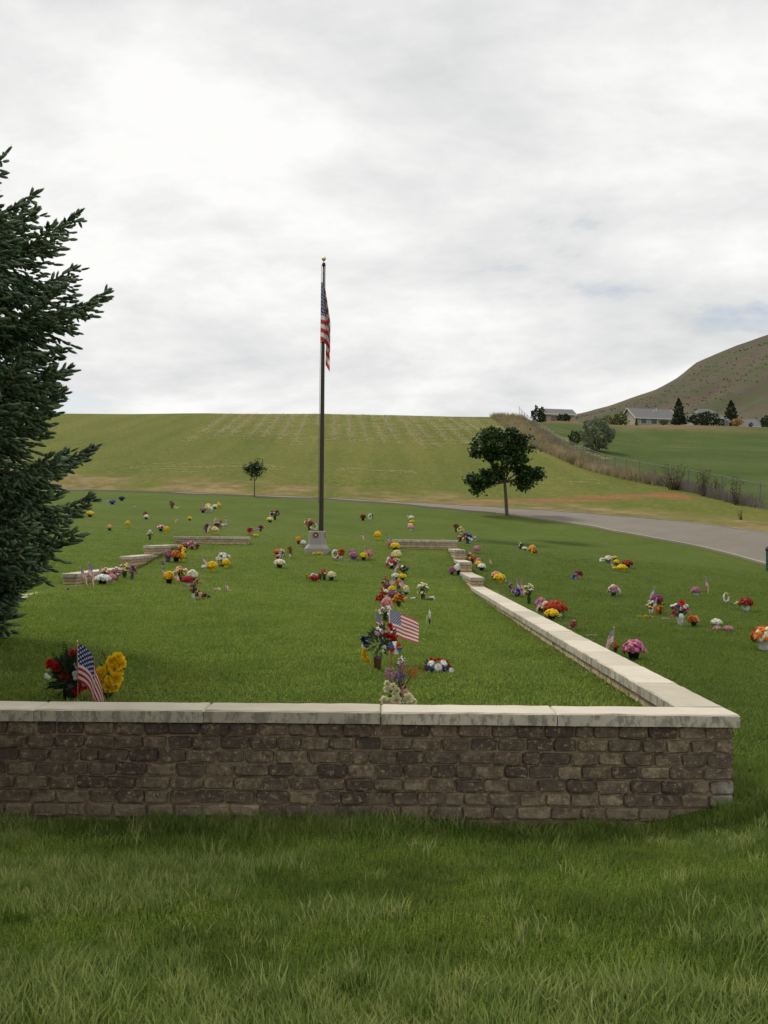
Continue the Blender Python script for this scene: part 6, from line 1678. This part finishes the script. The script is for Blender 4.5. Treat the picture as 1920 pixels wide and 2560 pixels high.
# ---------------------------------------------------------------- flagpole, its flag and the stone pedestal
POLEM = NM('bronze_anodised_pole', .5, .3); POLEM.b.inputs['Metallic'].default_value = .0; POLEM.col(POLEM.mix(POLEM.noise(8, 3, stretch=(1, 1, .1)), (.032, .023, .020), (.060, .046, .040))); POLEM = POLEM.mat
fx, fy = -1.715, 29.62; fz0 = zi(fx, fy)
t = thing('flagpole', 'tall dark bronze flagpole rising behind the stone pedestal', 'flagpole', (fx, fy, fz0))
ptop = 9.10 - fz0
b = MB(); b.tube([(0, 0, -.2), (0, 0, .9), (0, 0, 3.5), (0, 0, 5.6), (0, 0, ptop)], [.066, .064, .058, .050, .030], 16); b.obj('pole', POLEM, t, True)
b = MB(); b.lathe([(.03, 0), (.05, .01), (.05, .075), (.03, .09), (.012, .10), (.012, .15)], 14); b.obj('truck', POLEM, t, True, loc=(0, 0, ptop))
b = MB(); b.lathe([(.004, 0)] + [(.062 * math.sin(k * math.pi / 9), .062 * (1 - math.cos(k * math.pi / 9))) for k in range(1, 9)] + [(.003, .124)], 16); b.obj('ball', GOLDP, t, True, loc=(0, 0, ptop + .145))
b = MB(); b.tube([(-.055, -.045, ptop + .02), (-.075, -.055, 4.0), (-.078, -.05, 1.3)], [.006] * 3, 5); b.tube([(.05, -.045, ptop + .02), (.045, -.075, 6.2)], [.006] * 2, 5); b.obj('halyard', plain('rope', (.10, .09, .08), .9, .1, .1), t)
b = MB(); b.box(-.03, .03, -.10, -.066, 1.22, 1.34); b.obj('cleat', POLEM, t)
def big_flag():
    ft = thing('hanging_flag', 'large flag hanging limp from the tall flagpole', 'flag', (fx, fy, fz0 + 7.36))
    nu, nv = 40, 26; vs, uvs, fs = [], [], []
    for j in range(nv + 1):
        v_ = j / nv
        for i in range(nu + 1):
            u_ = i / nu
            # the canton hangs in front; the rest of the fly folds back behind it and slides down
            wid = .105 + .165 * min(1.0, v_ * 1.6 + u_ * .2)
            if u_ < .42:
                t_ = u_ / .42; x_ = -.065 + wid * t_ ** .85; y_ = -.085 - .05 * math.sin(t_ * 5.2 + 1.6 * v_) ; sag = .24 * t_ ** 1.3
            else:
                t_ = (u_ - .42) / .58; q_ = abs(((t_ * 1.7) % 2) - 1)
                x_ = -.065 + wid * (.45 + .55 * q_) + .03 * t_ ; y_ = -.06 + .06 * t_ - .05 * math.sin(t_ * 9 + 2 * v_); sag = .24 + .58 * t_ ** .9
            z_ = -1.63 * v_ - sag * (.55 + .45 * v_) - .03 * math.sin(6 * u_ + 4 * v_)
            vs.append((x_, y_, z_)); uvs.append((u_, 1 - v_))
    for j in range(nv):
        for i in range(nu):
            a = j * (nu + 1) + i; fs.append((a, a + 1, a + nu + 2, a + nu + 1))
    mb = MB(); mb.add(vs, fs); me = mb.mesh('cloth', FLAGM, True); ul = me.uv_layers.new(name='UVMap')
    for lp in me.loops: ul.data[lp.index].uv = uvs[lp.vertex_index]
    link('cloth', me, ft)
    for z_ in (0, -1.63):
        b = MB(); b.tube([(-.05, -.06, z_), (-.03, -.075, z_ - .02)], [.018, .012], 6); b.obj('clip', POLEM, ft)
big_flag()
m = NM('cast_stone', .85, .25); m.col(m.mix(m.noise(30, 5, .7), (.27, .255, .225), (.38, .36, .32))); m.bump(m.noise(60, 4), .3, .004); CAST = m.mat
px0, py0 = -1.80, 29.28; pz0 = zi(px0, py0)
t = thing('stone_pedestal', 'pale stone pedestal with bronze medallions in front of the flagpole', 'pedestal', (px0, py0, pz0), R(-7))
def octo(a, b_, z): return [(-a, -b_, z), (-b_, -a, z), (b_, -a, z), (a, -b_, z), (a, b_, z), (b_, a, z), (-b_, a, z), (-a, b_, z)]
b = MB(); lv = [octo(.31, .235, -.15), octo(.31, .235, .105), octo(.305, .23, .115)]
vs = sum(lv, []); fs = [(i * 8 + k, i * 8 + (k + 1) % 8, (i + 1) * 8 + (k + 1) % 8, (i + 1) * 8 + k) for i in range(2) for k in range(8)] + [tuple(16 + k for k in range(8))]
b.add(vs, fs); b.obj('plinth', CAST, t)
b = MB(); lv = [octo(.302, .225, .1155), octo(.245, .17, .20), octo(.228, .155, .215), octo(.205, .135, .565), octo(.190, .125, .58)]
vs = sum(lv, []); fs = [(i * 8 + k, i * 8 + (k + 1) % 8, (i + 1) * 8 + (k + 1) % 8, (i + 1) * 8 + k) for i in range(4) for k in range(8)] + [tuple(32 + k for k in range(8))]
b.add(vs, fs); b.obj('shaft', CAST, t)
MEDM = plain('bronze_medallion', (.15, .075, .055), .5, .4, .2)
for k in range(8):                                    # a service medallion on each face
    a = k * math.pi / 4 - math.pi / 2
    ap = .214 if k % 2 == 0 else .235
    md_ = MB(); md_.lathe([(.078, -.004), (.080, .004), (.076, .010), (.068, .010), (.066, .004), (.001, .004)], 22); md_.lathe([(.058, .0045), (.056, .008), (.050, .008), (.049, .0045)], 22, cap=False)
    o = md_.obj('medallion', MEDM, t, True)
    o.rotation_euler = Vector((math.cos(a), math.sin(a), .07)).to_track_quat('Z', 'Y').to_euler(); o.location = (math.cos(a) * (ap - .004), math.sin(a) * (ap - .004), .468)
    if k % 2: o.scale = (.72, .72, 1)
    sm_ = MB(); pts5 = []
    for q in range(10):
        rr_ = .034 if q % 2 == 0 else .014; pts5.append((rr_ * math.cos(q * math.pi / 5 + math.pi / 2), rr_ * math.sin(q * math.pi / 5 + math.pi / 2), .0062))
    sm_.add([(0, 0, .013)] + pts5, [(0, 1 + q, 1 + (q + 1) % 10) for q in range(10)]); sm_.obj('star', GOLDP, o)

# ---------------------------------------------------------------- litter bin at the road edge
bx_, by_ = 12.98, 36.0
t = thing('litter_bin', 'green slatted litter bin by the road at the right edge', 'litter bin', (bx_, by_, Hz(bx_, by_)))
BING = plain('bin_green', (.012, .075, .055), .5, .4, .1); BINK = plain('bin_black', (.015, .015, .016), .5, .4, .1)
b = MB(); b.lathe([(.23, 0), (.235, .70), (.21, .70), (.20, .05)], 20); b.obj('liner', BINK, t, True)
for k in range(22):
    a = 6.283 * k / 22; ca, sa = math.cos(a), math.sin(a)
    v_ = MB(); v_.box(-.027, .027, -.012, .012, .03, .68); o = v_.obj('slat', BING, t, loc=(ca * .255, sa * .255, 0)); o.rotation_euler = (0, 0, a + math.pi / 2)
for z_ in (.12, .40, .62):
    b = MB(); b.tube([(.272 * math.cos(a), .272 * math.sin(a), z_) for a in np.linspace(0, 6.283, 25)], [.009] * 25, 5, cap=False); b.obj('band', BING, t, True)
b = MB(); b.lathe([(.285, .68), (.29, .72), (.27, .80), (.18, .87), (.16, .865), (.15, .80)], 22); b.obj('lid', BINK, t, True)
